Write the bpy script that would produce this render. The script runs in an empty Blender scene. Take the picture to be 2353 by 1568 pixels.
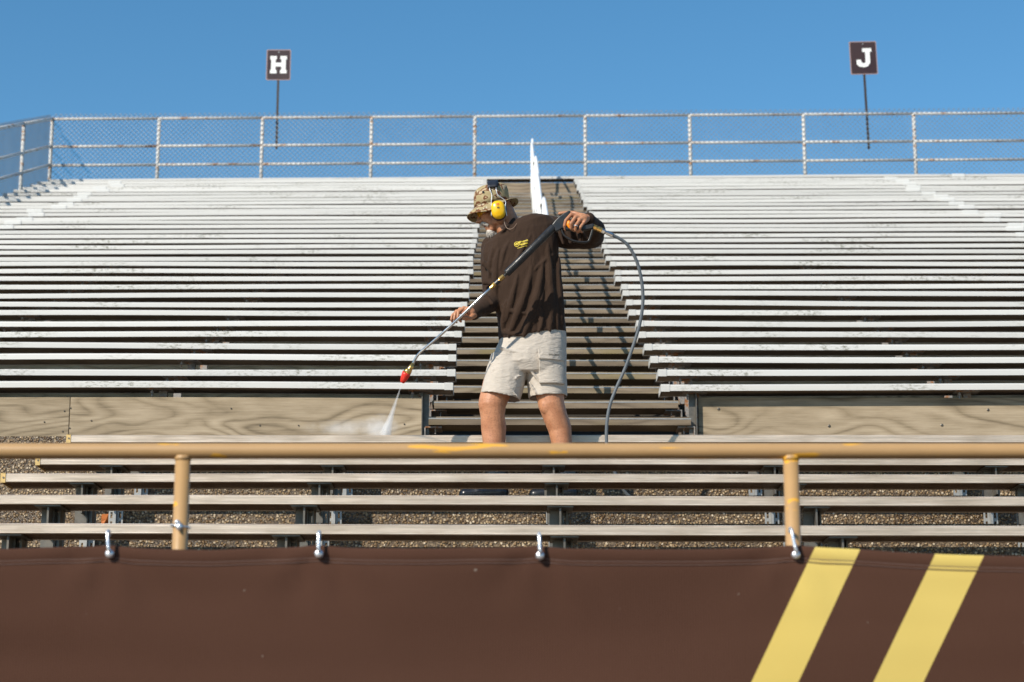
import bpy, bmesh, math, random
from mathutils import Vector, Matrix, noise
from mathutils.bvhtree import BVHTree
R = math.radians
random.seed(7)
scn = bpy.context.scene
col = scn.collection

# ------------------------------------------------------------------ camera, sky, sun, exposure
PITCH, LENS, CZ = 12.5, 70.0, 1.15
SUN_EL, SUN_AZ = 35.0, 42.0           # sun stands behind the camera's left shoulder
cam_d = bpy.data.cameras.new('camera')
cam = bpy.data.objects.new('camera', cam_d)
col.objects.link(cam)
cam.location = (0, 0, CZ)
cam.rotation_euler = (R(90 + PITCH), 0, 0)
cam_d.lens, cam_d.sensor_width = LENS, 36.0
cam_d.clip_start, cam_d.clip_end = 0.1, 6000
cam_d.dof.use_dof = True
cam_d.dof.focus_distance = 11.35
cam_d.dof.aperture_fstop = 4.0
scn.camera = cam

world = bpy.data.worlds.new('World')
scn.world = world
world.use_nodes = True
wn, wl = world.node_tree.nodes, world.node_tree.links
sky = wn.new('ShaderNodeTexSky')
sky.sky_type = 'NISHITA'
sky.sun_disc = False
sky.sun_elevation = R(SUN_EL)
sky.sun_rotation = R(180 + SUN_AZ)
sky.altitude = 300
sky.air_density = 1.0
sky.dust_density = 0.0
sky.ozone_density = 1.6
bg = wn['Background']
bg.inputs['Strength'].default_value = 0.126
hs = wn.new('ShaderNodeHueSaturation')
hs.inputs['Saturation'].default_value = 1.29
hs.inputs['Hue'].default_value = 0.492
wl.new(sky.outputs[0], hs.inputs['Color'])
wl.new(hs.outputs[0], bg.inputs['Color'])

sun_d = bpy.data.lights.new('sun', 'SUN')
sun_d.energy = 5.0
sun_d.angle = R(0.5)
sun_d.color = (1.0, 0.92, 0.79)
sun = bpy.data.objects.new('sun', sun_d)
col.objects.link(sun)
tosun = Vector((-math.sin(R(SUN_AZ)) * math.cos(R(SUN_EL)), -math.cos(R(SUN_AZ)) * math.cos(R(SUN_EL)), math.sin(R(SUN_EL))))
sun.rotation_euler = tosun.to_track_quat('Z', 'Y').to_euler()
sun.location = tosun * 60
scn.view_settings.view_transform = 'Standard'
scn.view_settings.look = 'None'
scn.view_settings.exposure = 0.18
scn.view_settings.gamma = 1.0
scn.cycles.volume_bounces = 3

# ------------------------------------------------------------------ measuring helpers
FPX = 2353 * LENS / 36.0
CP, SP = math.cos(R(PITCH)), math.sin(R(PITCH))

def P(u, v, Y):
    """world point at distance Y for a place measured in the photograph (2353 wide)"""
    a, b = (u - 1176.5) / FPX, (784 - v) / FPX
    d = Vector((a, CP - b * SP, SP + b * CP))
    p = d * (Y / d.y)
    return Vector((p.x, p.y, p.z + CZ))

def M(px, Y=11.4):
    return px * Y / FPX

# ------------------------------------------------------------------ materials
def lin(h):
    h = h.lstrip('#')
    r = []
    for i in (0, 2, 4):
        c = int(h[i:i + 2], 16) / 255
        r.append(c / 12.92 if c <= .04045 else ((c + .055) / 1.055) ** 2.4)
    return (*r, 1)

class NT:
    def __init__(s, name, base=(.5, .5, .5, 1), rough=.6, metal=0., spec=.5):
        s.m = bpy.data.materials.new(name)
        s.m.use_nodes = True
        s.t = s.m.node_tree
        s.b = s.t.nodes['Principled BSDF']
        if isinstance(base, str): base = lin(base)
        if len(base) == 3: base = (*base, 1)
        s.b.inputs['Base Color'].default_value = base
        s.b.inputs['Roughness'].default_value = rough
        s.b.inputs['Metallic'].default_value = metal
        s.b.inputs['Specular IOR Level'].default_value = spec
        s._co = None
    def n(s, typ, ins=None, **kw):
        nd = s.t.nodes.new('ShaderNode' + typ)
        for k, v in kw.items(): setattr(nd, k, v)
        for k, v in (ins or {}).items():
            if hasattr(v, 'is_output'): s.t.links.new(v, nd.inputs[k])
            else: nd.inputs[k].default_value = v
        return nd
    def co(s, scale=(1, 1, 1), loc=(0, 0, 0), rot=(0, 0, 0), kind='Object'):
        tc = s.n('TexCoord')
        mp = s.n('Mapping', {'Vector': tc.outputs[kind], 'Scale': scale, 'Location': loc, 'Rotation': rot})
        return mp.outputs[0]
    def geo(s, scale=(1, 1, 1), loc=(0, 0, 0)):
        g = s.n('NewGeometry')
        return s.n('Mapping', {'Vector': g.outputs['Position'], 'Scale': scale, 'Location': loc}).outputs[0]
    def noise(s, vec, scale, detail=3, rough=.55, dist=0.):
        return s.n('TexNoise', {'Vector': vec, 'Scale': scale, 'Detail': detail, 'Roughness': rough, 'Distortion': dist}).outputs['Fac']
    def ramp(s, fac, stops, interp='LINEAR'):
        nd = s.n('ValToRGB', {'Fac': fac})
        nd.color_ramp.interpolation = interp
        el = nd.color_ramp.elements
        while len(el) < len(stops): el.new(.5)
        for e, (p, c) in zip(el, stops):
            e.position = p
            if isinstance(c, str): c = lin(c)
            elif isinstance(c, (int, float)): c = (c, c, c, 1)
            e.color = c if len(c) == 4 else (*c, 1)
        return nd.outputs[0]
    def mix(s, fac, a, b, blend='MIX'):
        nd = s.n('MixRGB', blend_type=blend)
        for k, v in (('Fac', fac), ('Color1', a), ('Color2', b)):
            if hasattr(v, 'is_output'): s.t.links.new(v, nd.inputs[k])
            else:
                if isinstance(v, str): v = lin(v)
                nd.inputs[k].default_value = v
        return nd.outputs[0]
    def math(s, op, a, b=0.):
        return s.n('Math', {0: a, 1: b}, operation=op).outputs[0]
    def base(s, c): s.t.links.new(c, s.b.inputs['Base Color'])
    def set(s, k, c): s.t.links.new(c, s.b.inputs[k])
    def bump(s, h, strength=.3, dist=.01):
        b = s.n('Bump', {'Height': h, 'Strength': strength, 'Distance': dist})
        s.t.links.new(b.outputs[0], s.b.inputs['Normal'])

MAT = {}
def plain(name, c, rough=.6, metal=0., spec=.5, var=.12, sc=40):
    m = NT(name, c, rough, metal, spec)
    base = lin(c) if isinstance(c, str) else c
    f = m.noise(m.geo(), sc, 4)
    m.base(m.mix(f, tuple(x * (1 - var) for x in base[:3]) + (1,), tuple(min(1, x * (1 + var)) for x in base[:3]) + (1,)))
    m.set('Roughness', m.ramp(m.noise(m.geo(), sc * .4, 3), [(.3, max(.03, rough - .1)), (.7, min(1, rough + .1))]))
    MAT[name] = m.m
    return m

def build_materials():
    # white painted aluminium seat covers with algae specks
    m = NT('white_seat', (.78, .775, .755), .38)
    g = m.geo((1, 1, 1))
    oi = m.n('ObjectInfo')
    off = m.n('CombineXYZ', {0: m.math('MULTIPLY', oi.outputs['Random'], 37.)}).outputs[0]
    gv = m.n('VectorMath', {0: g, 1: off}, operation='ADD').outputs[0]
    big = m.ramp(m.noise(m.n('Mapping', {'Vector': gv, 'Scale': (.75, .2, .2)}).outputs[0], 1.25, 2), [(.54, 0.), (.64, 1.)])
    fine = m.ramp(m.noise(m.n('Mapping', {'Vector': gv, 'Scale': (22, 60, 60)}).outputs[0], 1., 5, .75), [(.50, 0.), (.64, 1.)])
    streak = m.ramp(m.noise(m.n('Mapping', {'Vector': gv, 'Scale': (1.2, 3, 40)}).outputs[0], 1., 4), [(.3, .0), (.75, .22)])
    tone = m.math('ADD', m.math('MULTIPLY', oi.outputs['Random'], .16), .90)
    c = m.mix(streak, (.65, .635, .605, 1), (.49, .48, .435, 1))
    c = m.mix(1., c, m.n('CombineXYZ', {0: tone, 1: tone, 2: tone}).outputs[0], 'MULTIPLY')
    c = m.mix(m.math('MULTIPLY', m.math('MULTIPLY', big, fine), .9), c, (.13, .12, .07, 1))
    m.base(c)
    MAT['white_seat'] = m.m
    plain('white_cap', (.54, .53, .505), .45, var=.1, sc=25)
    # weathered wood: boards, steps, seat undersides
    def wood(name, dark, mid, light, kx, bands, dist, algae=None, bumpd=.003, ringw=.13, det=1.5):
        m = NT(name, mid, .8, 0, .25)
        oi = m.n('ObjectInfo')
        off = m.n('CombineXYZ', {0: m.math('MULTIPLY', oi.outputs['Random'], 53.), 2: m.math('MULTIPLY', oi.outputs['Random'], 9.)}).outputs[0]
        gv = m.n('VectorMath', {0: m.geo(), 1: off}, operation='ADD').outputs[0]
        a = m.n('Mapping', {'Vector': gv, 'Scale': (kx, .6, 1)}).outputs[0]
        swirl = m.noise(a, 2.0, det, .42, .5)
        wav = m.math('SINE', m.math('ADD', m.math('MULTIPLY', swirl, dist), m.math('MULTIPLY', m.n('SeparateXYZ', {0: gv}).outputs[2], bands)))
        wav = m.math('MULTIPLY', m.math('SUBTRACT', m.math('ABSOLUTE', wav), .5), 1.6)
        strong = m.ramp(m.noise(m.n('Mapping', {'Vector': gv, 'Scale': (.8, 1, 2.5)}).outputs[0], 1.3, 2), [(.38, .45), (.62, 1.)])
        ring = m.math('MULTIPLY', wav, strong)
        fine = m.noise(m.n('Mapping', {'Vector': gv, 'Scale': (4, 60, 110)}).outputs[0], 1., 6, .75)
        blot = m.noise(m.n('Mapping', {'Vector': gv, 'Scale': (1.1, 1.1, 4)}).outputs[0], 1.6, 4, .6)
        f = m.math('ADD', m.math('MULTIPLY', ring, ringw), m.math('ADD', m.math('MULTIPLY', fine, .44), m.math('MULTIPLY', blot, .42)))
        c = m.ramp(f, [(.20, dark), (.42, mid), (.66, light)])
        if algae:
            al = m.ramp(m.noise(m.n('Mapping', {'Vector': gv, 'Scale': (.7, 1, 3)}).outputs[0], 1.4, 4), [(.52, 0.), (.66, .6)])
            c = m.mix(al, c, algae)
        tone = m.math('ADD', m.math('MULTIPLY', oi.outputs['Random'], .42), .70)
        c = m.mix(1., c, m.n('CombineXYZ', {0: tone, 1: tone, 2: tone}).outputs[0], 'MULTIPLY')
        m.base(c)
        m.bump(f, .5, bumpd)
        MAT[name] = m.m
    wood('board_wood', (.085, .064, .042, 1), (.30, .235, .155, 1), (.50, .405, .29, 1), .30, 44, 56, ringw=.115, det=2.2)
    wood('step_wood', (.08, .060, .042, 1), (.215, .165, .115, 1), (.35, .28, .20, 1), .5, 40, 14, (.20, .16, .06, 1))
    wood('plank_wood', (.08, .058, .043, 1), (.17, .13, .10, 1), (.29, .24, .19, 1), .5, 60, 10)
    # ribbed mill-finish aluminium benches
    m = NT('aluminium_bench', (.55, .52, .46), .42, .45)
    g = m.geo()
    st = m.noise(m.n('Mapping', {'Vector': g, 'Scale': (3, 30, 120)}).outputs[0], 1., 5, .65)
    bl = m.noise(m.n('Mapping', {'Vector': g, 'Scale': (2, 6, 6)}).outputs[0], 1.5, 4)
    c = m.mix(m.ramp(st, [(.3, 0.), (.7, 1.)]), (.60, .485, .375, 1), (.90, .79, .675, 1))
    c = m.mix(m.ramp(bl, [(.45, 0.), (.7, .5)]), c, (.44, .33, .225, 1))
    m.base(c)
    m.set('Roughness', m.ramp(st, [(.3, .36), (.7, .55)]))
    m.bump(st, .15, .001)
    MAT['aluminium_bench'] = m.m
    plain('underside_shade_metal', (.115, .062, .026), .4, .45, var=.4, sc=14)  # shade under the bench planks, put into the colour as dark brown
    plain('brass_cap', (.62, .42, .17), .45, .5, var=.3, sc=60)
    plain('bracket_metal', (.15, .135, .115), .5, .6, var=.45, sc=30)
    plain('galvanised', (.37, .365, .35), .45, .5, var=.25, sc=50)
    m = plain('rusty_steel', (.30, .26, .22), .7, .3)
    f = m.noise(m.geo(), 18, 5, .7)
    m.base(m.ramp(f, [(.36, (.16, .15, .14)), (.52, (.30, .28, .26)), (.60, (.33, .15, .06)), (.72, (.20, .07, .03))]))
    # exposed aggregate concrete
    m = NT('aggregate', (.3, .25, .2), .55, 0, .5)
    g = m.geo()
    gd = m.n('VectorMath', {0: g, 1: m.n('VectorMath', {0: m.n('TexNoise', {'Vector': g, 'Scale': 60.}).outputs['Color'], 'Scale': .008}, operation='SCALE').outputs[0]}, operation='ADD').outputs[0]
    vo = m.n('TexVoronoi', {'Vector': gd, 'Scale': 62., 'Randomness': 1.})
    vs = m.n('TexVoronoi', {'Vector': gd, 'Scale': 140., 'Randomness': 1.})
    rnd = m.n('SeparateXYZ', {0: vo.outputs['Color']}).outputs[0]
    peb = m.ramp(rnd, [(.0, (.10, .055, .022)), (.25, (.24, .145, .068)), (.5, (.39, .265, .14)), (.8, (.54, .415, .26)), (1., (.68, .58, .45))])
    inside = m.ramp(vo.outputs['Distance'], [(.30, 1.), (.56, 0.)])
    small = m.ramp(m.n('SeparateXYZ', {0: vs.outputs['Color']}).outputs[0], [(0, (.035, .021, .010)), (.6, (.12, .078, .042)), (1, (.30, .22, .135))])
    c = m.mix(inside, small, peb)
    wet = m.ramp(m.noise(m.geo((.9, 1.4, 1.4)), 1.1, 4), [(.40, 1.), (.62, 0.)])
    c = m.mix(m.math('MULTIPLY', wet, .6), c, m.mix(1., c, (.45, .40, .34, 1), 'MULTIPLY'))
    m.base(c)
    m.set('Roughness', m.ramp(wet, [(0, .6), (1, .22)]))
    h = m.math('ADD', inside, m.math('MULTIPLY', m.noise(g, 260, 2), .4))
    m.bump(h, 1., .006)
    MAT['aggregate'] = m.m
    # tan railing paint with yellow chips
    m = NT('tan_paint', (.60, .37, .16), .42)
    g = m.geo((1.6, 6, 9))
    chip = m.ramp(m.noise(g, 2.6, 3, .5, .4), [(.635, 0.), (.65, 1.)])
    c = m.mix(m.noise(m.geo(), 9, 3), (.38, .23, .10, 1), (.46, .28, .125, 1))
    m.base(m.mix(chip, c, (.70, .36, .045, 1)))
    m.bump(m.noise(m.geo(), 60, 4), .12, .002)
    MAT['tan_paint'] = m.m
    # printed banner fabric (two slanted yellow stripes are flat print)
    m = NT('banner_fabric', (.06, .033, .028), .85, 0, .05)
    pos = m.n('SeparateXYZ', {0: m.n('NewGeometry').outputs['Position']})
    yb = 5.82
    pa, pb = P(1922, 1266, yb), P(1780, 1568, yb)
    pc, pd = P(2206, 1273, yb), P(2064, 1568, yb)
    def stripe(a, b, hw):
        k = (b.x - a.x) / (b.z - a.z)
        cx = m.math('ADD', m.math('MULTIPLY', m.math('SUBTRACT', pos.outputs[2], a.z), k), a.x)
        d = m.math('ABSOLUTE', m.math('SUBTRACT', pos.outputs[0], cx))
        return m.math('LESS_THAN', d, hw)
    s1 = stripe(pa, pb, M(53, yb)); s2 = stripe(pc, pd, M(57, yb))
    ribs = m.n('TexWave', {'Vector': m.geo(), 'Scale': 40., 'Distortion': .6, 'Detail': 2., 'Detail Scale': 2.}, bands_direction='X').outputs['Fac']
    blot = m.noise(m.geo((1, 1, 1)), 1.6, 4)
    cb = m.mix(blot, (.040, .0175, .0108, 1), (.066, .0295, .019, 1))
    cb = m.mix(m.math('MULTIPLY', ribs, .6), cb, (.118, .062, .044, 1))
    cy = m.mix(blot, (.54, .40, .105, 1), (.63, .485, .15, 1))
    spots = m.ramp(m.noise(m.geo(), 34, 2), [(.765, 0.), (.78, .5)])
    m.base(m.mix(spots, m.mix(m.math('MAXIMUM', s1, s2), cb, cy), (.30, .26, .22, 1)))
    m.bump(ribs, .12, .002)
    MAT['banner_fabric'] = m.m
    m = plain('chrome', (.78, .80, .83), .3, .75, var=.05)
    plain('thread', (.14, .085, .07), .8)
    plain('fence_paint', (.62, .61, .58), .6, .2, var=.2, sc=8)
    m = NT('rusty_white', (.6, .6, .6), .6)
    f = m.noise(m.geo((1.2, 1.2, 3)), 3.2, 5, .7)
    m.base(m.ramp(f, [(.40, (.66, .66, .64)), (.57, (.58, .56, .53)), (.62, (.40, .20, .08)), (.75, (.17, .09, .06))]))
    MAT['rusty_white'] = m.m
    plain('wire', (.30, .31, .32), .5, .6, var=.3, sc=3)
    plain('sign_brown', (.036, .015, .0145), .45, var=.1, sc=5)
    plain('sign_white', (.82, .82, .80), .5, var=.04)
    plain('sign_border', (.33, .22, .20), .5)
    plain('dark_pole', (.045, .035, .03), .55, .3)
    plain('splice_white', (.66, .655, .63), .4, var=.06, sc=25)
    plain('rail_white', (.80, .80, .79), .45, var=.05, sc=6)
    plain('bank_dark', (.045, .037, .028), .95, var=.4, sc=3)
    plain('track', (.12, .065, .042), .9, var=.3, sc=6)
    # person
    m = NT('skin', (.5, .27, .17), .5)
    m.b.inputs['Subsurface Weight'].default_value = .08
    m.b.inputs['Subsurface Radius'].default_value = (.012, .005, .003)
    g = m.geo()
    c = m.mix(m.ramp(m.noise(g, 14, 4), [(.35, 0.), (.65, 1.)]), (.40, .168, .082, 1), (.52, .245, .13, 1))
    c = m.mix(m.ramp(m.noise(g, 150, 4, .7), [(.48, 0.), (.68, .6)]), c, (.17, .07, .038, 1))
    m.base(c)
    m.bump(m.noise(g, 120, 3), .25, .002)
    MAT['skin'] = m.m
    plain('beard_hair', (.58, .54, .49), .7, var=.25, sc=200)
    plain('lips', (.22, .06, .045), .5)
    m = NT('shirt_brown', (.036, .021, .015), .85, 0, .12)
    m.b.inputs['Sheen Weight'].default_value = .05
    g = m.geo()
    m.base(m.mix(m.noise(g, 220, 2), (.030, .0175, .0115, 1), (.048, .028, .0185, 1)))
    m.bump(m.math('ADD', m.noise(m.geo((1, 1, .45)), 18, 3, .5, .6), m.math('MULTIPLY', m.noise(g, 400, 1), .05)), .7, .014)
    MAT['shirt_brown'] = m.m
    m = NT('shorts_khaki', (.52, .47, .40), .8, 0, .2)
    g = m.geo()
    m.base(m.mix(m.noise(g, 160, 3), (.46, .41, .355, 1), (.50, .45, .395, 1)))
    m.bump(m.noise(m.geo((1, 1, 2.6)), 15, 3, .55, 1.2), .5, .014)
    MAT['shorts_khaki'] = m.m
    m = NT('camo', (.4, .3, .2), .85, 0, .15)
    g = m.geo()
    f = m.noise(m.geo((1, 1, 1.6)), 20, 1.5, .5)
    c = m.ramp(f, [(.0, (.33, .265, .145)), (.46, (.38, .31, .18)), (.52, (.15, .065, .032)), (.59, (.16, .07, .034)), (.61, (.46, .36, .235))], 'CONSTANT')
    v1 = m.n('TexVoronoi', {'Vector': m.n('VectorMath', {0: g, 1: (.004, .0, .004)}, operation='ADD').outputs[0], 'Scale': 42., 'Randomness': 1.})
    v2 = m.n('TexVoronoi', {'Vector': g, 'Scale': 42., 'Randomness': 1.})
    pick = m.math('GREATER_THAN', m.n('SeparateXYZ', {0: v2.outputs['Color']}).outputs[1], .60)
    blk = m.math('MULTIPLY', pick, m.math('LESS_THAN', v1.outputs['Distance'], .26))
    wht = m.math('MULTIPLY', pick, m.math('LESS_THAN', v2.outputs['Distance'], .21))
    c = m.mix(blk, c, (.018, .014, .012, 1))
    c = m.mix(wht, c, (.55, .47, .36, 1))
    m.base(c)
    m.bump(m.noise(g, 90, 3), .4, .003)
    MAT['camo'] = m.m
    plain('muff_yellow', (.80, .46, .005), .28, var=.04)
    plain('black_plastic', (.016, .016, .017), .38, var=.2, sc=90)
    plain('navy_pad', (.012, .014, .022), .5)
    plain('print_red', (.65, .03, .03), .5)
    plain('print_black', (.02, .02, .02), .6)
    plain('print_yellow', (.78, .60, .05), .6)
    m = NT('amber_lens', (.85, .45, .02), .05)
    m.b.inputs['Transmission Weight'].default_value = .55
    m.b.inputs['IOR'].default_value = 1.3
    MAT['amber_lens'] = m.m
    plain('rubber_boot', (.010, .012, .016), .3, var=.3)
    plain('cord', (.30, .20, .14), .6)
    plain('eye_white', (.7, .68, .64), .2)
    # tool
    plain('brass', (.60, .38, .12), .28, .9, var=.2)
    plain('steel_tube', (.55, .55, .54), .22, .95, var=.15, sc=15)
    plain('nozzle_red', (.66, .025, .012), .4, var=.1)
    plain('trigger_orange', (.85, .26, .01), .4)
    plain('hose_grey', (.105, .12, .135), .45, var=.15, sc=30)
    m = NT('leaf_rust', (.38, .11, .02), .7); MAT['leaf_rust'] = m.m
    # water: thin white volumes
    def vol(name, dens, noisy):
        m = NT(name)
        m.t.nodes.remove(m.b)
        out = m.t.nodes['Material Output']
        v = m.n('VolumePrincipled', {'Color': (.985, .99, .995, 1), 'Density': dens, 'Anisotropy': -.3})
        if noisy:
            tc = m.n('TexCoord').outputs['Generated']
            ctr = m.n('VectorMath', {0: tc, 1: (.5, .5, .5)}, operation='SUBTRACT').outputs[0]
            ln = m.n('VectorMath', {0: ctr}, operation='LENGTH').outputs['Value']
            fall = m.ramp(ln, [(.05, 1.), (.5, 0.)])
            f = m.ramp(m.noise(m.geo(), 9, 4, .6), [(.38, 0.), (.72, 1.)])
            m.t.links.new(m.math('MULTIPLY', m.math('MULTIPLY', fall, f), dens), v.inputs['Density'])
        m.t.links.new(v.outputs[0], out.inputs['Volume'])
        MAT[name] = m.m
    vol('jet_water', 38., False)
    vol('fan_water', 15., False)
    vol('mist_water', 20., True)
    vol('drift_water', 11., True)
build_materials()

# ------------------------------------------------------------------ mesh helpers
def box(bm, x0, x1, y0, y1, z0, z1, rot=None, piv=None):
    vs = [bm.verts.new((x, y, z)) for x in (x0, x1) for y in (y0, y1) for z in (z0, z1)]
    for f in ((0, 1, 3, 2), (4, 6, 7, 5), (0, 4, 5, 1), (2, 3, 7, 6), (0, 2, 6, 4), (1, 5, 7, 3)):
        bm.faces.new([vs[i] for i in f])
    if rot is not None: bmesh.ops.rotate(bm, verts=vs, cent=piv or (0, 0, 0), matrix=rot)
    return vs

def tube(bm, pts, radii, n=10, flat=None):
    """swept round bar; radii may be a number or one per point; flat=(dir, factor) squashes the section"""
    pts = [Vector(p) for p in pts]
    if not hasattr(radii, '__len__'): radii = [radii] * len(pts)
    rings, side = [], None
    for i, p in enumerate(pts):
        t = (pts[min(i + 1, len(pts) - 1)] - pts[max(i - 1, 0)]).normalized()
        if side is None:
            side = t.cross(Vector((0, 0, 1)))
            if side.length < .1: side = t.cross(Vector((0, 1, 0)))
        side = (side - t * side.dot(t)).normalized()
        b = t.cross(side)
        ring = []
        for j in range(n):
            a = 2 * math.pi * j / n
            o = (side * math.cos(a) + b * math.sin(a)) * radii[i]
            if flat: o = o - flat[0] * o.dot(flat[0]) * (1 - flat[1])
            ring.append(bm.verts.new(p + o))
        rings.append(ring)
    for a, b in zip(rings, rings[1:]):
        for j in range(n): bm.faces.new((a[j], a[(j + 1) % n], b[(j + 1) % n], b[j]))
    bm.faces.new(rings[0][::-1]); bm.faces.new(rings[-1])

def smooth_path(pts, k=6):
    pts = [Vector(p) for p in pts]
    out = []
    for i in range(len(pts) - 1):
        p0, p1, p2, p3 = pts[max(i - 1, 0)], pts[i], pts[i + 1], pts[min(i + 2, len(pts) - 1)]
        for j in range(k):
            t = j / k
            out.append(.5 * ((2 * p1) + (p2 - p0) * t + (2 * p0 - 5 * p1 + 4 * p2 - p3) * t * t + (3 * p1 - p0 - 3 * p2 + p3) * t ** 3))
    return out + [pts[-1]]

def ball(bm, c, rx, ry, rz, mat3=None, seg=16, rings=10):
    m = Matrix.Diagonal((rx, ry, rz)).to_4x4()
    if mat3 is not None: m = mat3.to_4x4() @ m
    bmesh.ops.create_uvsphere(bm, u_segments=seg, v_segments=rings, radius=1, matrix=Matrix.Translation(c) @ m)

def capsule(bm, a, b, ra, rb, n=10):
    """round-ended tapered bar"""
    a, b = Vector(a), Vector(b)
    t = (b - a).normalized()
    pts, rr = [], []
    for k in range(4):
        w = math.pi / 2 * (k / 4)
        pts.append(a - t * ra * math.cos(w)); rr.append(max(ra * math.sin(w), ra * .05))
    pts += [a, b]; rr += [ra, rb]
    for k in range(1, 5):
        w = math.pi / 2 * (k / 4)
        pts.append(b + t * rb * math.sin(w)); rr.append(max(rb * math.cos(w), rb * .05))
    tube(bm, pts, rr, n)

def chain(bm, pts, radii, n=10):
    for i in range(len(pts) - 1): capsule(bm, pts[i], pts[i + 1], radii[i], radii[i + 1], n)

def extrude_x(bm, prof, xs, fz, cap=True):
    """closed (y,z) outline swept along X with a height offset"""
    rings = [[bm.verts.new((x, y, z + fz(x))) for y, z in prof] for x in xs]
    n = len(prof)
    for a, b in zip(rings, rings[1:]):
        for j in range(n): bm.faces.new((a[j], a[(j + 1) % n], b[(j + 1) % n], b[j]))
    if cap:
        bm.faces.new(rings[0]); bm.faces.new(rings[-1][::-1])

def poly_y(bm, pts, y0, y1):
    """polygon in the XZ plane given thickness along Y"""
    a = [bm.verts.new((x, y0, z)) for x, z in pts]
    b = [bm.verts.new((x, y1, z)) for x, z in pts]
    bm.faces.new(a); bm.faces.new(b[::-1])
    for i in range(len(pts)):
        j = (i + 1) % len(pts)
        bm.faces.new((a[i], b[i], b[j], a[j]))

def link(name, mesh, mat, parent=None, smooth=False, loc=None):
    o = bpy.data.objects.new(name, mesh)
    col.objects.link(o)
    if mat and not mesh.materials: mesh.materials.append(MAT[mat])
    if parent is not None: o.parent = parent
    if loc is not None: o.location = loc
    if smooth:
        for p in mesh.polygons: p.use_smooth = True
    return o

def obj(name, bm, mat, parent=None, smooth=False, loc=None, bevel=0.):
    bmesh.ops.recalc_face_normals(bm, faces=bm.faces[:])
    me = bpy.data.meshes.new(name)
    bm.to_mesh(me); bm.free()
    o = link(name, me, mat, parent, smooth, loc)
    if bevel:
        b = o.modifiers.new('bevel', 'BEVEL'); b.width = bevel; b.segments = 2; b.limit_method = 'ANGLE'
    return o

def one(name, mat, fn, parent=None, **kw):
    bm = bmesh.new(); fn(bm)
    return obj(name, bm, mat, parent, **kw)

def tag(o, label=None, cat=None, group=None, kind=None):
    if label: o['label'] = label
    if cat: o['category'] = cat
    if group: o['group'] = group
    if kind: o['kind'] = kind
    return o

def thing(name, label, cat, loc=(0, 0, 0), group=None):
    o = bpy.data.objects.new(name, None)
    col.objects.link(o)
    o.location = loc
    o.empty_display_size = .1
    return tag(o, label, cat, group)

def under(o, parent):
    """parent a mesh modelled in world coordinates"""
    o.parent = parent
    o.matrix_parent_inverse = Matrix.Translation(parent.location).inverted()
    return o

def wone(name, mat, fn, parent, **kw):
    return under(one(name, mat, fn, None, **kw), parent)

def bake(o, mods):
    """apply modifiers to the object's mesh"""
    for typ, kw in mods:
        md = o.modifiers.new(typ, typ)
        for k, v in kw.items(): setattr(md, k, v)
    dg = bpy.context.evaluated_depsgraph_get()
    me = bpy.data.meshes.new_from_object(o.evaluated_get(dg))
    o.modifiers.clear()
    old = o.data
    o.data = me
    bpy.data.meshes.remove(old)
    return o

def remeshed(name, mat, fn, parent, voxel=.005, it=4, extra=()):
    o = one(name, mat, fn)
    bake(o, [('REMESH', dict(mode='VOXEL', voxel_size=voxel, adaptivity=0.)), ('SMOOTH', dict(factor=.5, iterations=it)), *extra])
    for p in o.data.polygons: p.use_smooth = True
    if not o.data.materials: o.data.materials.append(MAT[mat])
    if parent is not None: under(o, parent)
    return o

def text_mesh(s, size, width=1., bold=0.):
    c = bpy.data.curves.new('writing', 'FONT')
    c.body = s; c.size = size; c.align_x = 'CENTER'; c.align_y = 'CENTER'; c.offset = bold
    o = bpy.data.objects.new('writing', c); col.objects.link(o)
    dg = bpy.context.evaluated_depsgraph_get()
    me = bpy.data.meshes.new_from_object(o.evaluated_get(dg))
    bpy.data.objects.remove(o)
    bm = bmesh.new(); bm.from_mesh(me); bpy.data.meshes.remove(me)
    for v in bm.verts: v.co = Vector((v.co.x * width, 0, v.co.y))
    bmesh.ops.triangulate(bm, faces=bm.faces[:])
    return bm

ORD = ['first', 'second', 'third', 'fourth', 'fifth', 'sixth', 'seventh', 'eighth', 'ninth', 'tenth', 'eleventh', 'twelfth', 'thirteenth',
       'fourteenth', 'fifteenth', 'sixteenth', 'seventeenth', 'eighteenth', 'nineteenth', 'twentieth', 'twenty-first', 'twenty-second',
       'twenty-third', 'twenty-fourth', 'twenty-fifth', 'twenty-sixth', 'twenty-seventh', 'twenty-eighth', 'twenty-ninth', 'thirtieth',
       'thirty-first', 'thirty-second', 'thirty-third', 'thirty-fourth']

# ------------------------------------------------------------------ layout numbers
NROW, Y1, RUN, SLOPE = 34, 13.6, .585, .388
Z1 = P(1176, 882, Y1).z
def row_y(k): return Y1 + RUN * k
def row_z(k): return Z1 + SLOPE * RUN * k
def row_tilt(k): return -.0013 + .0073 * k / (NROW - 1)
AISLE_L, AISLE_R, END_L, END_R = -.427, 1.057, -8.0, 11.0
STEP_Z1 = P(1176, 962, Y1 + .05).z
# lower benches: index 0 is the farthest, 5 the nearest (hidden by the banner)
BY = [11.57 - .7225 * k for k in range(6)]
BZ = [P(1176, v, y).z for v, y in zip((1000, 1050, 1089, 1139.5, 1206, 1284), BY)]
BW = .245
RISER = [y + BW + .012 for y in BY] + [BY[5] - .7225 + BW, BY[5] - 1.445 + BW]
TREAD = [z - .43 for z in BZ] + [BZ[5] - .43 - .22]
WALK2 = P(300, 1003, RISER[0]).z
RAIL_Y = 5.87
RAIL_Z = P(1176, 1037, RAIL_Y).z
WALK1 = RAIL_Z - 1.07
BENCH_L = -2.62
LEG_X = [-2.21 + 1.22 * i for i in range(7)]

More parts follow.
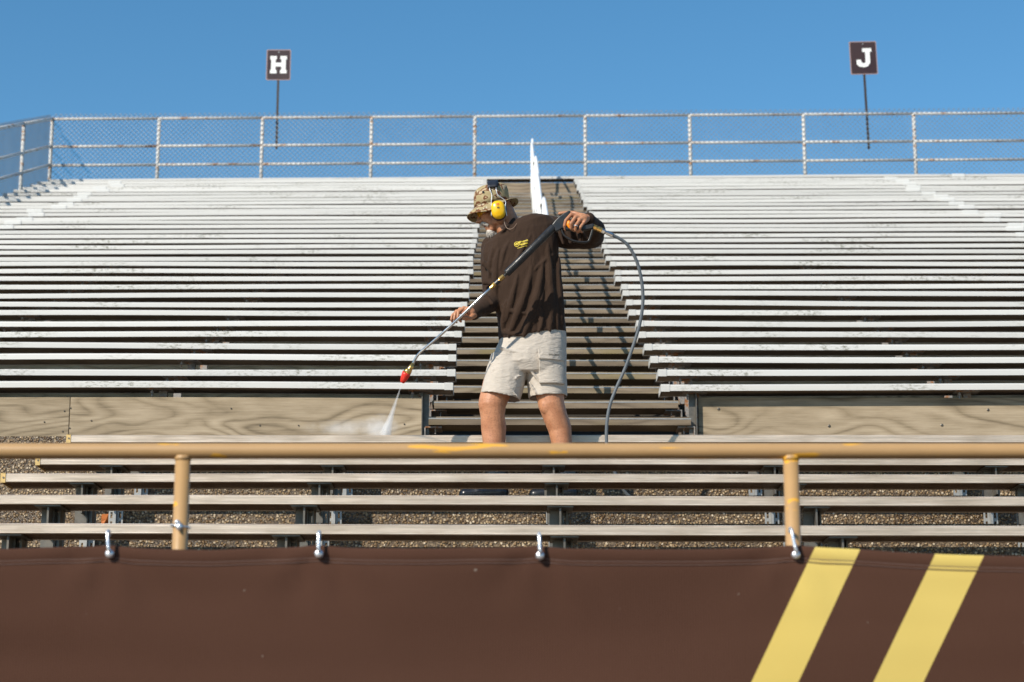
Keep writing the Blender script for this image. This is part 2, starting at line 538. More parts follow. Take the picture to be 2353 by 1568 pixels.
# ------------------------------------------------------------------ setting
g = bmesh.new()
bmesh.ops.create_grid(g, x_segments=2, y_segments=2, size=2500)
tag(obj('ground', g, 'track'), 'brown running track ground in front of the stand', 'ground', kind='structure')

TREAD[0] = P(1176, 1139, RISER[1]).z
def terrace_mesh(bm):
    pr = [(5.60, -.2), (5.60, WALK1), (RISER[7], WALK1)]
    for k in range(6, -1, -1):
        pr += [(RISER[k + 1], TREAD[k]), (RISER[k], TREAD[k])]
    pr += [(RISER[0], WALK2), (Y1 + .3, WALK2), (Y1 + .3, -.2)]
    clean = [pr[0]]
    for p in pr[1:]:
        if (Vector(p) - Vector(clean[-1])).length > 1e-4: clean.append(p)
    xs = [-16 + i for i in range(33)]
    extrude_x(bm, clean, xs, lambda x: 0)
tag(one('terrace', 'aggregate', terrace_mesh), 'stepped exposed-aggregate concrete terrace', 'terrace', kind='structure')

def shade_bank_mesh(bm):  # added dark slope that blocks light behind the seats and steps
    top = Y1 + RUN * NROW
    pr = [(Y1 + .32, -.2), (Y1 + .32, Z1 - .75), (top, row_z(NROW) - .95), (top + 2.5, row_z(NROW) - .95), (top + 9, -.2)]
    extrude_x(bm, pr, [-17, -8.6, 0, 12, 17], lambda x: 0)
tag(one('shade_bank', 'bank_dark', shade_bank_mesh), 'added dark bank blocking light under the upper stand', 'shade_bank', kind='structure')

# ------------------------------------------------------------------ upper bleachers
def cap_profile():
    # white cover: thin shell folded over the plank, rounded shoulders
    w, h = .215, .047
    o = [(0, -h), (0, -.012), (.0015, -.006), (.005, -.002), (.012, 0), (w - .012, 0), (w - .005, -.002), (w, -.010), (w, -h)]
    i = [(w - .004, -h), (w - .004, -.006), (.004, -.006), (.004, -h)]
    return o + i
CAPP = cap_profile()
PLANKP = [(.0045, -.044), (.0045, -.0065), (.2105, -.0065), (.2105, -.044)]

def sag(k, side):
    rr = random.Random(k * 2 + side + 11)
    a = [(rr.uniform(.25, 1.3), rr.uniform(0, 6.3), rr.uniform(.0015, .0055)) for _ in range(3)]
    q_ = 1. if k < 13 else .55
    a = [(w, ph, A * q_) for w, ph, A in a]
    dz, tl = rr.uniform(-.009, .009) * q_, row_tilt(k)
    def f(x):
        return dz + tl * x + sum(A * math.sin(w * x + ph) for w, ph, A in a)
    return f

def white_bracket_mesh():
    bm = bmesh.new()
    box(bm, -.085, .085, .035, .185, -.006, 0)
    box(bm, -.015, .040, .115, .160, -.30, -.006)
    tube(bm, [(-.055, .06, -.0065), (-.055, .06, -.055)], .006, 6)
    tube(bm, [(-.055, .06, -.020), (-.055, .06, -.032)], .013, 6)
    bmesh.ops.recalc_face_normals(bm, faces=bm.faces[:])
    me = bpy.data.meshes.new('bracket'); bm.to_mesh(me); bm.free()
    me.materials.append(MAT['rusty_steel'])
    return me
WBR = white_bracket_mesh()

def linspace(a, b, n): return [a + (b - a) * i / n for i in range(n + 1)]

def upper_bench(k, side):
    y, z, f = row_y(k), row_z(k), sag(k, side)
    rr = random.Random(k * 5 + side)
    if side == 0: x0, x1 = END_L + rr.uniform(-.04, .04), AISLE_L + rr.uniform(-.02, .02)
    else: x0, x1 = AISLE_R + rr.uniform(-.02, .02), END_R
    where = 'left of the aisle stairs' if side == 0 else 'right of the aisle stairs'
    label = f'white capped bench, {ORD[k]} row up from the board wall, {where}'
    if k == NROW - 1:
        x0, x1 = END_L, END_R
        label = 'topmost white bench running unbroken across the aisle below the back fence'
    t = thing('bleacher_bench', label, 'bench', (0, y, z), 'white benches of the upper stand')
    xs = linspace(x0, x1, 26)
    one('seat_cover', 'white_seat', lambda bm: extrude_x(bm, CAPP, xs, f), t)
    one('seat_plank', 'plank_wood', lambda bm: extrude_x(bm, PLANKP, linspace(x0 + .006, x1 - .006, 12), f), t)
    # end cap towards the aisle: sleeve over the last 5.5 cm
    for xe, s in ((x1, -1), (x0, 1)):
        if k == NROW - 1 or (side == 1 and xe == x1): continue
        def endcap(bm):
            a, b = sorted((xe - s * .006, xe + s * .055))
            e = [(-.003, -.052), (-.003, -.008), (.004, .001), (.012, .0035), (.203, .0035), (.214, -.004), (.218, -.010), (.218, -.052)]
            inn = [(.2155, -.052), (.2155, .0008), (-.0006, .0008), (-.0006, -.052)]
            extrude_x(bm, e + inn, [a, b], f)
            p = xe - s * .006
            box(bm, min(p, p + s * .004), max(p, p + s * .004), -.0005, .2155, -.0515 + f(xe), .0005 + f(xe))
        one('end_cap', 'white_cap', endcap, t)
    # splice sleeve
    sx = -6.65 if side == 0 else 6.40
    if k == NROW - 1: sx = 7.6
    sx += rr.uniform(-.12, .12)
    def splice(bm):
        e = [(-.008, -.052), (-.008, -.008), (.000, .003), (.012, .006), (.203, .006), (.220, -.008), (.220, -.052)]
        inn = [(.2155, -.052), (.2155, .0006), (-.0008, .0006), (-.0008, -.052)]
        extrude_x(bm, e + inn, [sx - .11, sx + .11], f)
    one('splice_sleeve', 'splice_white', splice, t)
    if k < 13:
        n = 4 if side == 0 else 5
        for i in range(n):
            bx = -.64 - 1.82 * i if side == 0 else 1.28 + 1.9 * i
            link('bracket', WBR, None, t, loc=(bx, 0, f(bx) - .0445))
    # board behind the seat and footboard in front of the next row
    a, b = (END_L, -.66) if side == 0 else (1.34, END_R)
    if k == NROW - 1: a, b = END_L, END_R
    tl = row_tilt(k)
    one('riser_board', 'board_wood', lambda bm: extrude_x(bm, [(.245, -.36), (.245, -.062), (.283, -.062), (.283, -.36)], linspace(a, b, 4), lambda x: tl * x), t)
    one('footboard', 'step_wood', lambda bm: extrude_x(bm, [(.287, -.24), (.287, -.198), (.575, -.198), (.575, -.24)], linspace(a, b, 4), lambda x: tl * x), t)
for k in range(NROW):
    upper_bench(k, 0)
    if k < NROW - 1: upper_bench(k, 1)

# board walls under the first row
WL = P(978, 960, Y1 + .05).x - .02
WR = P(1598, 960, Y1 + .05).x + .02
def wall(name, label, spans, yw, vtop):
    t = thing(name, label, 'wall', (spans[0][0], yw, WALK2))
    zt = P(1176, vtop, yw).z
    for a, b in spans:
        one_o = wone('board', 'board_wood', lambda bm: box(bm, a, b, yw, yw + .045, WALK2 + .002, zt), t, bevel=.004)
    return t, zt
jx = P(155, 960, Y1).x
wallL, ztL = wall('board_wall', 'weathered plank wall under the left benches, split by a narrow joint',
                  [(END_L, jx - 1.85 - .002), (jx - 1.85 + .002, jx - .002), (jx + .002, WL - .006)], Y1 + .06, 913)
wallR, ztR = wall('board_wall', 'weathered plank wall with wavy grain under the right benches', [(WR + .006, WR + 3.6), (WR + 3.604, END_R)], Y1 + .10, 914)
def bolts(t, pts, y, r):
    for u, v in pts:
        c = P(u, v, y)
        wone('bolt', 'bracket_metal', lambda bm: tube(bm, [c + Vector((0, .004, 0)), c + Vector((0, -.004, 0)), c + Vector((0, -.007, 0))], [r, r, r * .5], 10), t)
bolts(wallL, [(531, 939), (148, 945), (162, 938), (102, 970), (160, 984), (144, 992), (597, 978), (210, 967), (929, 975), (686, 978)], Y1 + .06, .0055)
bolts(wallR, [(1651, 940), (2270, 942), (2164, 977), (1905, 979)], Y1 + .10, .010)

# ------------------------------------------------------------------ aisle stairs
stairs = thing('aisle_stairs', 'weathered wooden stairs climbing the aisle between the white benches', 'stairs', (.34, Y1, WALK2))
SX0, SX1 = P(980, 960, Y1 + .05).x, P(1595, 960, Y1 + .05).x
for k in range(NROW - 1):
    y, z = Y1 + .05 + RUN * k, STEP_Z1 + SLOPE * RUN * k
    rr = random.Random(k)
    a, b = SX0 + rr.uniform(-.01, .02), SX1 - rr.uniform(0, .03)
    if k > 0: a, b = a + .035, b - .035
    tl = row_tilt(k) + rr.uniform(-.004, .004)
    wone('tread', 'step_wood', lambda bm: extrude_x(bm, [(y, z - .046), (y, z - .003), (y + .003, z), (y + .26, z), (y + .26, z - .046)], linspace(a, b, 6), lambda x: tl * (x - .3)), stairs)
    wone('tread', 'step_wood', lambda bm: extrude_x(bm, [(y + .10, z + .001), (y + .10, z + .030), (y + .44, z + .030), (y + .44, z + .001)], linspace(a - .02, b + .02, 6), lambda x: tl * (x - .3)), stairs)
    wone('nosing', 'galvanised', lambda bm: extrude_x(bm, [(y - .002, z - .005), (y - .002, z + .003), (y + .03, z + .003), (y + .03, z + .0005), (y - .0003, z + .0005), (y - .0003, z - .005)], [a, b], lambda x: tl * (x - .3)), stairs)
    if k < 10:
        for xe, s in ((a, 1), (b, -1)):
            def ang(bm):
                x0, x1 = sorted((xe - s * .03, xe + s * .09))
                box(bm, x0, x1, y + .02, y + .22, z - .060, z - .0525)
                p = sorted((xe - s * .03, xe - s * .022))
                box(bm, p[0], p[1], y + .012, y + .24, z - .125, z - .061)
                tube(bm, [(xe + s * .045, y + .06, z - .061), (xe + s * .045, y + .06, z - .10)], .006, 6)
            wone('step_bracket', 'rusty_steel', ang, stairs)
for xs_, s in ((SX0 - .012, 1), (SX1 + .012, -1)):
    def stringer(bm):
        y0, z0 = Y1 + .30, STEP_Z1 - .26
        y1_, z1_ = row_y(NROW - 1), STEP_Z1 + SLOPE * RUN * (NROW - 1) - .20
        vs = [(y0, z0 - .12), (y1_, z1_ - .12), (y1_, z1_ + .05), (y0, z0 + .05)]
        extrude_x(bm, vs, sorted((xs_, xs_ - s * .04)), lambda x: 0)
    wone('stringer', 'plank_wood', stringer, stairs)
# upright angle posts at the wall ends
for u, s in ((977, -1), (1593, 1)):
    x = P(u, 960, Y1 + .05).x
    def post(bm):
        box(bm, x - .025, x + .025, Y1 + .10, Y1 + .108, WALK2, Z1 - .052)
        q = sorted((x + s * .02, x + s * .026))
        box(bm, q[0], q[1], Y1 + .048, Y1 + .10, WALK2, Z1 - .052)
    wone('angle_post', 'bracket_metal', post, stairs)
# wide board closing the top of the aisle
yt = row_y(NROW - 1) + .05
zt = row_z(NROW - 1)
wone('back_board', 'step_wood', lambda bm: box(bm, AISLE_L - .1, AISLE_R + .1, yt - .05, yt - .01, zt - .34, zt - .115), stairs)

# handrail down the middle of the aisle: white pipe hoops
hr = thing('handrail', 'white pipe handrail running down the middle of the aisle stairs', 'handrail', (.335, row_y(6), STEP_Z1))
HX = .335
for h0 in range(1, 32, 6):
    h1 = min(h0 + 5, 32)
    ya, yb_ = row_y(h0) + .2, row_y(h1) + .1
    za, zb = STEP_Z1 + SLOPE * RUN * h0 + .036, STEP_Z1 + SLOPE * RUN * h1 + .036
    x = HX + (.012 if (h0 // 6) % 2 else -.010)
    def hoop(bm):
        tube(bm, smooth_path([(x, ya, za), (x, ya, za + .78), (x, ya + .12, za + .93), (x, yb_ - .1, zb + .90), (x, yb_, zb + .78), (x, yb_, zb)], 4), .020, 8)
    wone('rail_hoop', 'rail_white', hoop, hr, smooth=True)
    wone('mid_rail', 'rail_white', lambda bm: tube(bm, [(x, ya, za + .48), (x, yb_, zb + .48)], .017, 8), hr, smooth=True)
    ym, zm = (ya + yb_) / 2, (za + zb) / 2
    wone('post', 'rail_white', lambda bm: tube(bm, [(x, ym, zm - .1), (x, ym, zm + .91)], .020, 8), hr, smooth=True)

# ------------------------------------------------------------------ back fence, side fence, section signs
FY = row_y(NROW - 1) + .75
FT = .0066
def fz(v, u=1176): return P(u, v, FY).z
ftop, fmid, flow = fz(267.5, 1176), fz(331, 1176), fz(374, 1176)
fbot = ftop - 1.45
fence = thing('chain_link_fence', 'rusty white pipe and chain-link fence along the top of the stand', 'fence', (0, FY, fbot))
post_u = [118, 364, 602, 853, 1091, 1345, 1586, 1848, 2102, 2362]
post_x = [P(u, 330, FY).x for u in post_u] + [P(2362, 330, FY).x + 1.95]
FX0, FX1 = post_x[0], post_x[-1]
def sl(x): return FT * (x - P(1176, 330, FY).x)
for x in post_x:
    wone('post', 'rusty_white', lambda bm: tube(bm, [(x, FY, fbot - .3 + sl(x)), (x, FY, ftop + sl(x))], .032, 8), fence, smooth=True)
for zz in (ftop, fmid, flow):
    for a, b in zip(post_x, post_x[1:]):
        wone('rail', 'rusty_white', lambda bm: tube(bm, [(a, FY, zz + sl(a)), (b, FY, zz + sl(b))], .026, 8), fence, smooth=True)
def link_mesh(bm, x0, x1, z0, z1, place, pitch=.088, r=.0042):
    H = z1 - z0
    for s in (1, -1):
        n = int((x1 - x0 + H) / pitch)
        for i in range(n + 1):
            xa = x0 - H + i * pitch if s == 1 else x0 + i * pitch
            pa, pb = (xa, z0), (xa + s * H, z1)
            if s == -1: pa, pb = (xa, z0), (xa - H, z1)
            # clip in x
            (ax, az), (bx, bz) = pa, pb
            def at(xx): return az + (bz - az) * (xx - ax) / (bx - ax)
            if max(ax, bx) <= x0 or min(ax, bx) >= x1: continue
            if ax < x0: az, ax = at(x0), x0
            if ax > x1: az, ax = at(x1), x1
            if bx < x0: bz = az + (bz - az) * (x0 - ax) / (bx - ax); bx = x0
            if bx > x1: bz = az + (bz - az) * (x1 - ax) / (bx - ax); bx = x1
            if abs(bz - az) < .01: continue
            o = -.0025 * s
            tube(bm, [place(ax, az, o), place(bx, bz, o)], r, 3)
lm = wone('chain_link_mesh', 'wire', lambda bm: link_mesh(bm, FX0, FX1, fbot, ftop + .085, lambda x, z, o: (x, FY - .036 + o, z + sl(x))), fence)
# fence down the left edge of the stand
SFX = FX0
side = thing('chain_link_fence', 'chain-link fence with rusty posts descending the left edge of the stand', 'fence', (SFX, FY - 6, 0))
def sz(y): return SLOPE * (y - FY)
SY = [FY - 1.95 * i for i in range(0, 6)]
for y in SY[1:]:
    wone('post', 'rusty_white', lambda bm: tube(bm, [(SFX, y, fbot - .4 + sz(y) + sl(SFX)), (SFX, y, ftop + sz(y) + sl(SFX))], .032, 8), side, smooth=True)
for zz in (ftop, fmid, flow):
    for a, b in zip(SY, SY[1:]):
        wone('rail', 'rusty_white', lambda bm: tube(bm, [(SFX, a - .03, zz + sz(a) + sl(SFX)), (SFX, b - .03, zz + sz(b) + sl(SFX))], .026, 8), side, smooth=True)
wone('chain_link_mesh', 'wire', lambda bm: link_mesh(bm, SY[-1], FY, fbot - .1, ftop + .085, lambda y, z, o: (SFX - .036 + o, y, z + sz(y) + sl(SFX))), side)

def sign(letter, label, u, vt, vb, w, h, lean, polys):
    c = P(u, (vt + vb) / 2, FY + .06)
    t = thing('section_sign', label, 'sign', (c.x, FY + .06, c.z), 'section letter signs')
    t.rotation_euler = (0, R(lean), 0)
    drop = c.z - P(u, 342, FY + .06).z
    def rr(bm, w, h, r, y0, y1):
        pts = []
        for cx, cz, a0 in ((w / 2 - r, h / 2 - r, 0), (-w / 2 + r, h / 2 - r, 90), (-w / 2 + r, -h / 2 + r, 180), (w / 2 - r, -h / 2 + r, 270)):
            for q in range(5):
                a = R(a0 + q * 22.5); pts.append((cx + r * math.cos(a), cz + r * math.sin(a)))
        poly_y(bm, pts, y0, y1)
    one('border', 'sign_border', lambda bm: rr(bm, w, h, .022, -.004, .004), t)
    one('plate', 'sign_brown', lambda bm: rr(bm, w - .034, h - .034, .016, -.008, -.0045), t)
    def let(bm):
        for pl in polys: poly_y(bm, [(x * h * 1.22, z * h * 1.2) for x, z in pl], -.012, -.0085)
    one('letter', 'sign_white', let, t)
    one('pole', 'dark_pole', lambda bm: box(bm, -.02, .02, .006, .03, -drop, h * .3), t)
    one('bolt', 'galvanised', lambda bm: tube(bm, [(0, -.004, h * .41), (0, -.014, h * .41)], .012, 8), t)
Hp = [[(-.21, -.235), (-.21, .235), (-.045, .235), (-.045, .145), (-.075, .145), (-.075, .055), (.075, .055), (.075, .145), (.045, .145), (.045, .235),
       (.21, .235), (.21, .145), (.185, .145), (.185, -.145), (.21, -.145), (.21, -.235), (.045, -.235), (.045, -.145), (.075, -.145), (.075, -.05),
       (-.075, -.05), (-.075, -.145), (-.045, -.145), (-.045, -.235)]]
Hp[0][0:2] = [(-.21, -.235), (-.21, -.145), (-.185, -.145), (-.185, .145), (-.21, .145), (-.21, .235)]
Jp = [[(-.02, .235), (.19, .235), (.19, .145), (.15, .145), (.15, -.13), (.09, -.215), (.01, -.24), (-.10, -.225), (-.165, -.165), (-.165, -.05), (-.06, -.05),
       (-.06, -.105), (-.02, -.14), (.02, -.14), (.045, -.105), (.045, .145), (-.02, .145)]]
sw = M(58, FY) * 1.02
sign('H', 'brown section sign with white letter H above the back fence', 640, 111, 188, sw, M(77, FY) * 1.02, 0, Hp)
sign('J', 'leaning brown section sign with white letter J above the back fence', 1984, 93, 174, sw * 1.12, M(81, FY) * 1.05, -1.2, Jp)

# ------------------------------------------------------------------ lower aluminium benches
def bench_profile():
    h, w = .0445, BW
    pr = [(.0145, -.0125), (.0145, -h), (.003, -h), (0, -h + .003)]
    n = 6
    for i in range(n):
        z0 = -h + .0045 + (h - .009) * i / n
        dz = (h - .009) / n
        pr += [(0, z0), (0, z0 + dz * .62), (.0030, z0 + dz * .66), (.0030, z0 + dz * .97)]
    pr += [(0, -.004), (.004, 0), (w - .004, 0), (w, -.004), (w, -h), (w - .0125, -h), (w - .0125, -.0125)]
    return pr
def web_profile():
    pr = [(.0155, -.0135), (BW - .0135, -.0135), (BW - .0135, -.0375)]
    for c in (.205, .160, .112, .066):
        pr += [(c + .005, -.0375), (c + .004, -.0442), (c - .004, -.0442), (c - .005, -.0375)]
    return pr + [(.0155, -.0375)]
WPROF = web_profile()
BPROF = bench_profile()
def mesh_of(name, mat, fn):
    bm = bmesh.new(); fn(bm)
    bmesh.ops.recalc_face_normals(bm, faces=bm.faces[:])
    me = bpy.data.meshes.new(name); bm.to_mesh(me); bm.free()
    me.materials.append(MAT[mat]); return me
def br_mesh(bm):
    box(bm, -.062, .062, .012, .235, -.052, -.0455)                 # flange under the plank
    box(bm, -.0045, .0045, .030, .21, -.20, -.0525)                 # web seen edge-on
    poly = [(.030, -.0525), (.21, -.0525), (.21, -.22), (.12, -.22)]
    box(bm, -.050, .012, .118, .126, -.24, -.0525)                  # face plate
    box(bm, .030, .038, .126, .235, -.24, -.0525)
BRM = mesh_of('bracket', 'bracket_metal', br_mesh)
def leg_mesh(bm, H):
    box(bm, -.006, .006, .176, .215, -H, -.053)
    for s in (-1, 1):
        a, b = sorted((s * .0065, s * .018)); box(bm, a, b, .205, .211, -H, -.053)
        a, b = sorted((s * .030, s * .040)); box(bm, a, b, .205, .211, -H, -.053)
        z = -.053
        while z - .018 > -H:
            box(bm, min(s * .0182, s * .0298), max(s * .0182, s * .0298), .205, .211, z - .018, z)
            z -= .052
bn = ['farthest of the grey benches, behind the worker with his shadow on it', 'grey ribbed bench just in front of the worker, mostly behind the tan rail',
      'second grey ribbed bench in front of the worker, below the tan rail', 'third grey ribbed bench in front of the worker', 'nearest grey ribbed bench, just above the brown banner',
      'low grey ribbed bench hidden behind the brown banner']
for k in range(6):
    y, z = BY[k], BZ[k]
    tl = -.0006 * k
    t = thing('aluminium_bench', bn[k], 'bench', (0, y, z), 'grey aluminium benches of the lower terrace')
    f = (lambda tl, k: lambda x: tl * x + .0012 * math.sin(1.3 * x + k))(tl, k)
    one('seat_plank', 'aluminium_bench', lambda bm: extrude_x(bm, BPROF, linspace(BENCH_L + .004, 7, 16), f), t)
    one('underside_web', 'underside_shade_metal', lambda bm: extrude_x(bm, WPROF, linspace(BENCH_L + .006, 7, 16), f), t)
    def ec(bm):
        fx = f(BENCH_L)
        box(bm, BENCH_L - .004, BENCH_L, -.003, BW + .003, -.048 + fx, .002 + fx)
        box(bm, BENCH_L, BENCH_L + .022, -.003, -.0008, -.048 + fx, .002 + fx)
        box(bm, BENCH_L, BENCH_L + .022, -.003, BW + .003, .0006 + fx, .003 + fx)
    e = one('end_cap', 'brass_cap', ec, t)
    one('screw', 'bracket_metal', lambda bm: tube(bm, [(BENCH_L + .011, -.003, -.02), (BENCH_L + .011, -.006, -.02)], .005, 8), e)
    H = z - TREAD[k]
    LG = mesh_of('leg', 'galvanised', lambda bm: leg_mesh(bm, H - .001))
    for x in LEG_X:
        link('bracket', BRM, None, t, loc=(x, 0, f(x)))
        link('leg', LG, None, t, loc=(x, 0, 0))

# dry leaf caught beside a bench leg
lp = P(237, 1190, 10.9)
def leaf(bm):
    n = 7
    mid = [Vector((0, -.004 * math.sin(i), .10 * i / n)) for i in range(n + 1)]
    L, Rr = [], []
    for i, p in enumerate(mid):
        w = .026 * math.sin(math.pi * (i + .35) / (n + .6))
        L.append(bm.verts.new(p + Vector((-w, .012 + .004 * math.sin(2.1 * i), 0)))); Rr.append(bm.verts.new(p + Vector((w, .009, .008))))
    C = [bm.verts.new(p) for p in mid]
    for i in range(n):
        bm.faces.new((L[i], C[i], C[i + 1], L[i + 1])); bm.faces.new((C[i], Rr[i], Rr[i + 1], C[i + 1]))
lf = one('dry_leaf', 'leaf_rust', leaf)
lf.location = P(237, 1207, RISER[1] - .03)
lf.rotation_euler = (R(-12), R(25), R(20))
lf.scale = (1.2, 1.2, 1.2)
s_ = lf.modifiers.new('thick', 'SOLIDIFY'); s_.thickness = .001
tag(lf, 'curled rust-orange leaf stuck beside a bench leg', 'leaf')

# ------------------------------------------------------------------ foreground guard rail, banner, hooks
gr = thing('guard_rail', 'tan painted pipe guard rail with chipped yellow patches', 'railing', (0, RAIL_Y, WALK1))
rail_r = M(18.6, RAIL_Y)
wone('top_rail', 'tan_paint', lambda bm: tube(bm, [(x, RAIL_Y, RAIL_Z) for x in linspace(-7, 7, 28)], rail_r, 24), gr, smooth=True)
px_l, px_r = P(417, 1150, RAIL_Y).x, P(1820, 1150, RAIL_Y).x
for i in range(-2, 4):
    x = px_l + (px_r - px_l) * i
    if abs(x) > 6.8: continue
    wone('post', 'tan_paint', lambda bm: tube(bm, [(x, RAIL_Y, WALK1), (x, RAIL_Y, RAIL_Z - rail_r * .6)], rail_r * .96, 20), gr, smooth=True)
    # weld collar where the post meets the rail
    wone('weld', 'tan_paint', lambda bm: tube(bm, [(x, RAIL_Y, RAIL_Z - rail_r * 1.25), (x, RAIL_Y, RAIL_Z - rail_r * .95), (x, RAIL_Y, RAIL_Z - rail_r * .6)], [rail_r * .98, rail_r * 1.07, rail_r * 1.0], 20), gr, smooth=True)
BNY = 5.82
BHOOKS = [P(u, 1270, BNY).x for u in (252, 733, 1240, 1827)]
def banner_point(x, d, dy):
    """place on the hanging cloth: x along the rail, d below the top edge"""
    v = (1258 if x < .8 else 1258 + 16 * min(1, (x - .8) / .75)) + 1.5 * math.sin(x * 5.1) + 1.2 * math.sin(11 * x)
    pull = sum(math.exp(-((x - h) / .05) ** 2) for h in BHOOKS)
    wob = .022 * noise.noise((x * 1.0, d * 2.0, 3.)) * min(1, d * 6) + .006 * noise.noise((x * 3, d * 4, 9.)) * min(1, d * 8)
    wob += .006 * noise.noise((x * .8 + d * 1.5, d * 11, 5.)) * min(1, d * 7)
    for h in BHOOKS:
        r_, a_ = math.hypot(x - h, d + .02), math.atan2(x - h, d + .02)
        wob += .0045 * math.sin(a_ * 7 + h * 3) * math.exp(-((r_ - .10) / .10) ** 2)
    near = min(BHOOKS, key=lambda h: abs(h - x))
    sagz = -.006 * min(1, abs(x - near) / .3) ** 1.5
    return Vector((x, BNY + dy + wob + .005 * pull * math.exp(-d / .06), P(1176, v, BNY).z + .006 * pull + sagz * math.exp(-d / .3) - d))
def banner(bm):
    prof = [(0, .010), (.002, .003), (.006, .001), (.02, .0008), (.034, .0010), (.0365, .0022), (.0385, .0010), (.045, .0012), (.0465, .0026), (.05, .0022)] + [(.05 + .03 * i, .0022) for i in range(1, 33)]
    rows = [[bm.verts.new(banner_point(x, d, dy)) for d, dy in prof] for x in linspace(-4.2, 4.2, 240)]
    for a, b in zip(rows, rows[1:]):
        for j in range(len(a) - 1): bm.faces.new((a[j], b[j], b[j + 1], a[j + 1]))
bn_o = one('banner', 'banner_fabric', banner, smooth=True)
md = bn_o.modifiers.new('thick', 'SOLIDIFY'); md.thickness = .0015; md.offset = 1
tag(bn_o, 'dark brown fabric banner with two slanted yellow stripes in front of the rail', 'banner')
for d_ in (.0365, .0465):
    one('hem_stitching', 'thread', lambda bm: tube(bm, [banner_point(x, d_, -.0008) for x in linspace(-4.2, 4.2, 240)], .0011, 5), bn_o)
hk = ['leftmost', 'second from left', 'third from left', 'rightmost']
hl = ['metal hook in the banner top edge, leftmost, beside the left post', 'metal hook in the banner top edge between the left post and the worker',
      'metal hook in the banner top edge below the worker', 'metal hook tied to the right rail post above the yellow stripe']
for i, (u0, v0, u1, v1) in enumerate(((252, 1273, 248, 1221), (733, 1273, 733, 1223), (1241, 1277, 1239, 1227), (1829, 1275, 1817, 1215))):
    a, b = P(u0, v0, BNY - .012), P(u1, v1, BNY - .006)
    t = thing('banner_hook', hl[i], 'hook', tuple(a), 'metal hooks holding the banner')
    wone('washer', 'chrome', lambda bm: tube(bm, [a + Vector((0, .011, 0)), a + Vector((0, -.004, 0)), a + Vector((0, -.008, 0))], [.0125, .0125, .009], 14), t, smooth=True)
    def shank(bm):
        tube(bm, smooth_path([a + Vector((.002, -.008, .006)), a + (b - a) * .2 + Vector((0, -.014, 0)), a + (b - a) * .85 + Vector((0, -.010, 0)), b, b + Vector((0, .016, .002)), b + Vector((0, .022, -.01))], 4), .0048, 8)
    wone('shank', 'chrome', shank, t, smooth=True)
    wone('collar', 'chrome', lambda bm: ball(bm, a + (b - a) * .28 + Vector((0, -.014, 0)), .0058, .0058, .0058), t, smooth=True)
    wone('collar', 'chrome', lambda bm: ball(bm, a + (b - a) * .9 + Vector((0, -.009, 0)), .0058, .0058, .0058), t, smooth=True)
# loose tie wire and bolt on the left post
c = P(410, 1208, RAIL_Y - rail_r - .006)
t = thing('wire_tie', 'twisted metal tie around the left rail post', 'tie', tuple(c))
wone('loop', 'chrome', lambda bm: tube(bm, [Vector((px_l + math.cos(a) * (rail_r + .004), RAIL_Y + math.sin(a) * (rail_r + .004), c.z - .004 * math.cos(a))) for a in [R(-200 + 11 * i) for i in range(20)]], .0032, 6), t, smooth=True)
wone('knot', 'chrome', lambda bm: (ball(bm, c + Vector((-.004, 0, .010)), .008, .008, .008), ball(bm, c + Vector((.003, -.002, -.004)), .010, .009, .012)), t, smooth=True)

# ------------------------------------------------------------------ the worker
PY = 11.40
FLOOR = TREAD[0]
person = thing('person', 'worker in brown long-sleeved shirt, khaki shorts and camouflage hat holding a spray lance', 'person', (P(1215, 1150, PY).x, PY, FLOOR))

def ring_section(bm, l, r, depth, yc, n=40, ex=2.3, bulge=0.):
    """closed superellipse ring between two silhouette points"""
    l, r = P(*l, yc), P(*r, yc)
    c, h = (l + r) / 2, (r - l) / 2
    out = []
    for j in range(n):
        a = 2 * math.pi * j / n
        ca, sa = math.cos(a), math.sin(a)
        x = math.copysign(abs(ca) ** (2 / ex), ca); y = math.copysign(abs(sa) ** (2 / ex), sa)
        d = depth * (1 + (bulge if sa < 0 else 0))
        out.append(bm.verts.new(c + h * x + Vector((0, d * y, 0))))
    return out

def loft(bm, secs, n=40, ex=2.3):
    rings = [ring_section(bm, s[0], s[1], s[2], s[3] if len(s) > 3 else PY, n, ex) for s in secs]
    for a, b in zip(rings, rings[1:]):
        for j in range(n): bm.faces.new((a[j], a[(j + 1) % n], b[(j + 1) % n], b[j]))
    bm.faces.new(rings[0]); bm.faces.new(rings[-1][::-1])

TORSO = [((1172, 521), (1208, 497), .055), ((1150, 533), (1240, 493), .080), ((1128, 549), (1266, 498), .105), ((1112, 567), (1280, 517), .122),
         ((1107, 590), (1284, 556), .135), ((1112, 626), (1285, 604), .145), ((1125, 668), (1289, 652), .152), ((1137, 712), (1295, 705), .152),
         ((1145, 752), (1300, 742), .146), ((1148, 786), (1303, 765), .140)]
def torso_front(u, v):
    """distance of the shirt front at a measured place"""
    for (l0, r0, d0), (l1, r1, d1) in zip(TORSO, TORSO[1:]):
        f = lambda l, r: l[1] + (r[1] - l[1]) * (u - l[0]) / (r[0] - l[0])
        a, b = f(l0, r0), f(l1, r1)
        if a <= v <= b:
            w = (v - a) / (b - a)
            cx = ((l0[0] + r0[0]) * (1 - w) + (l1[0] + r1[0]) * w) / 2
            hw = ((r0[0] - l0[0]) * (1 - w) + (r1[0] - l1[0]) * w) / 2
            q = min(.97, abs(u - cx) / hw)
            return PY - (d0 * (1 - w) + d1 * w) * (1 - q ** 2.3) ** (1 / 2.3)
    return PY - .12

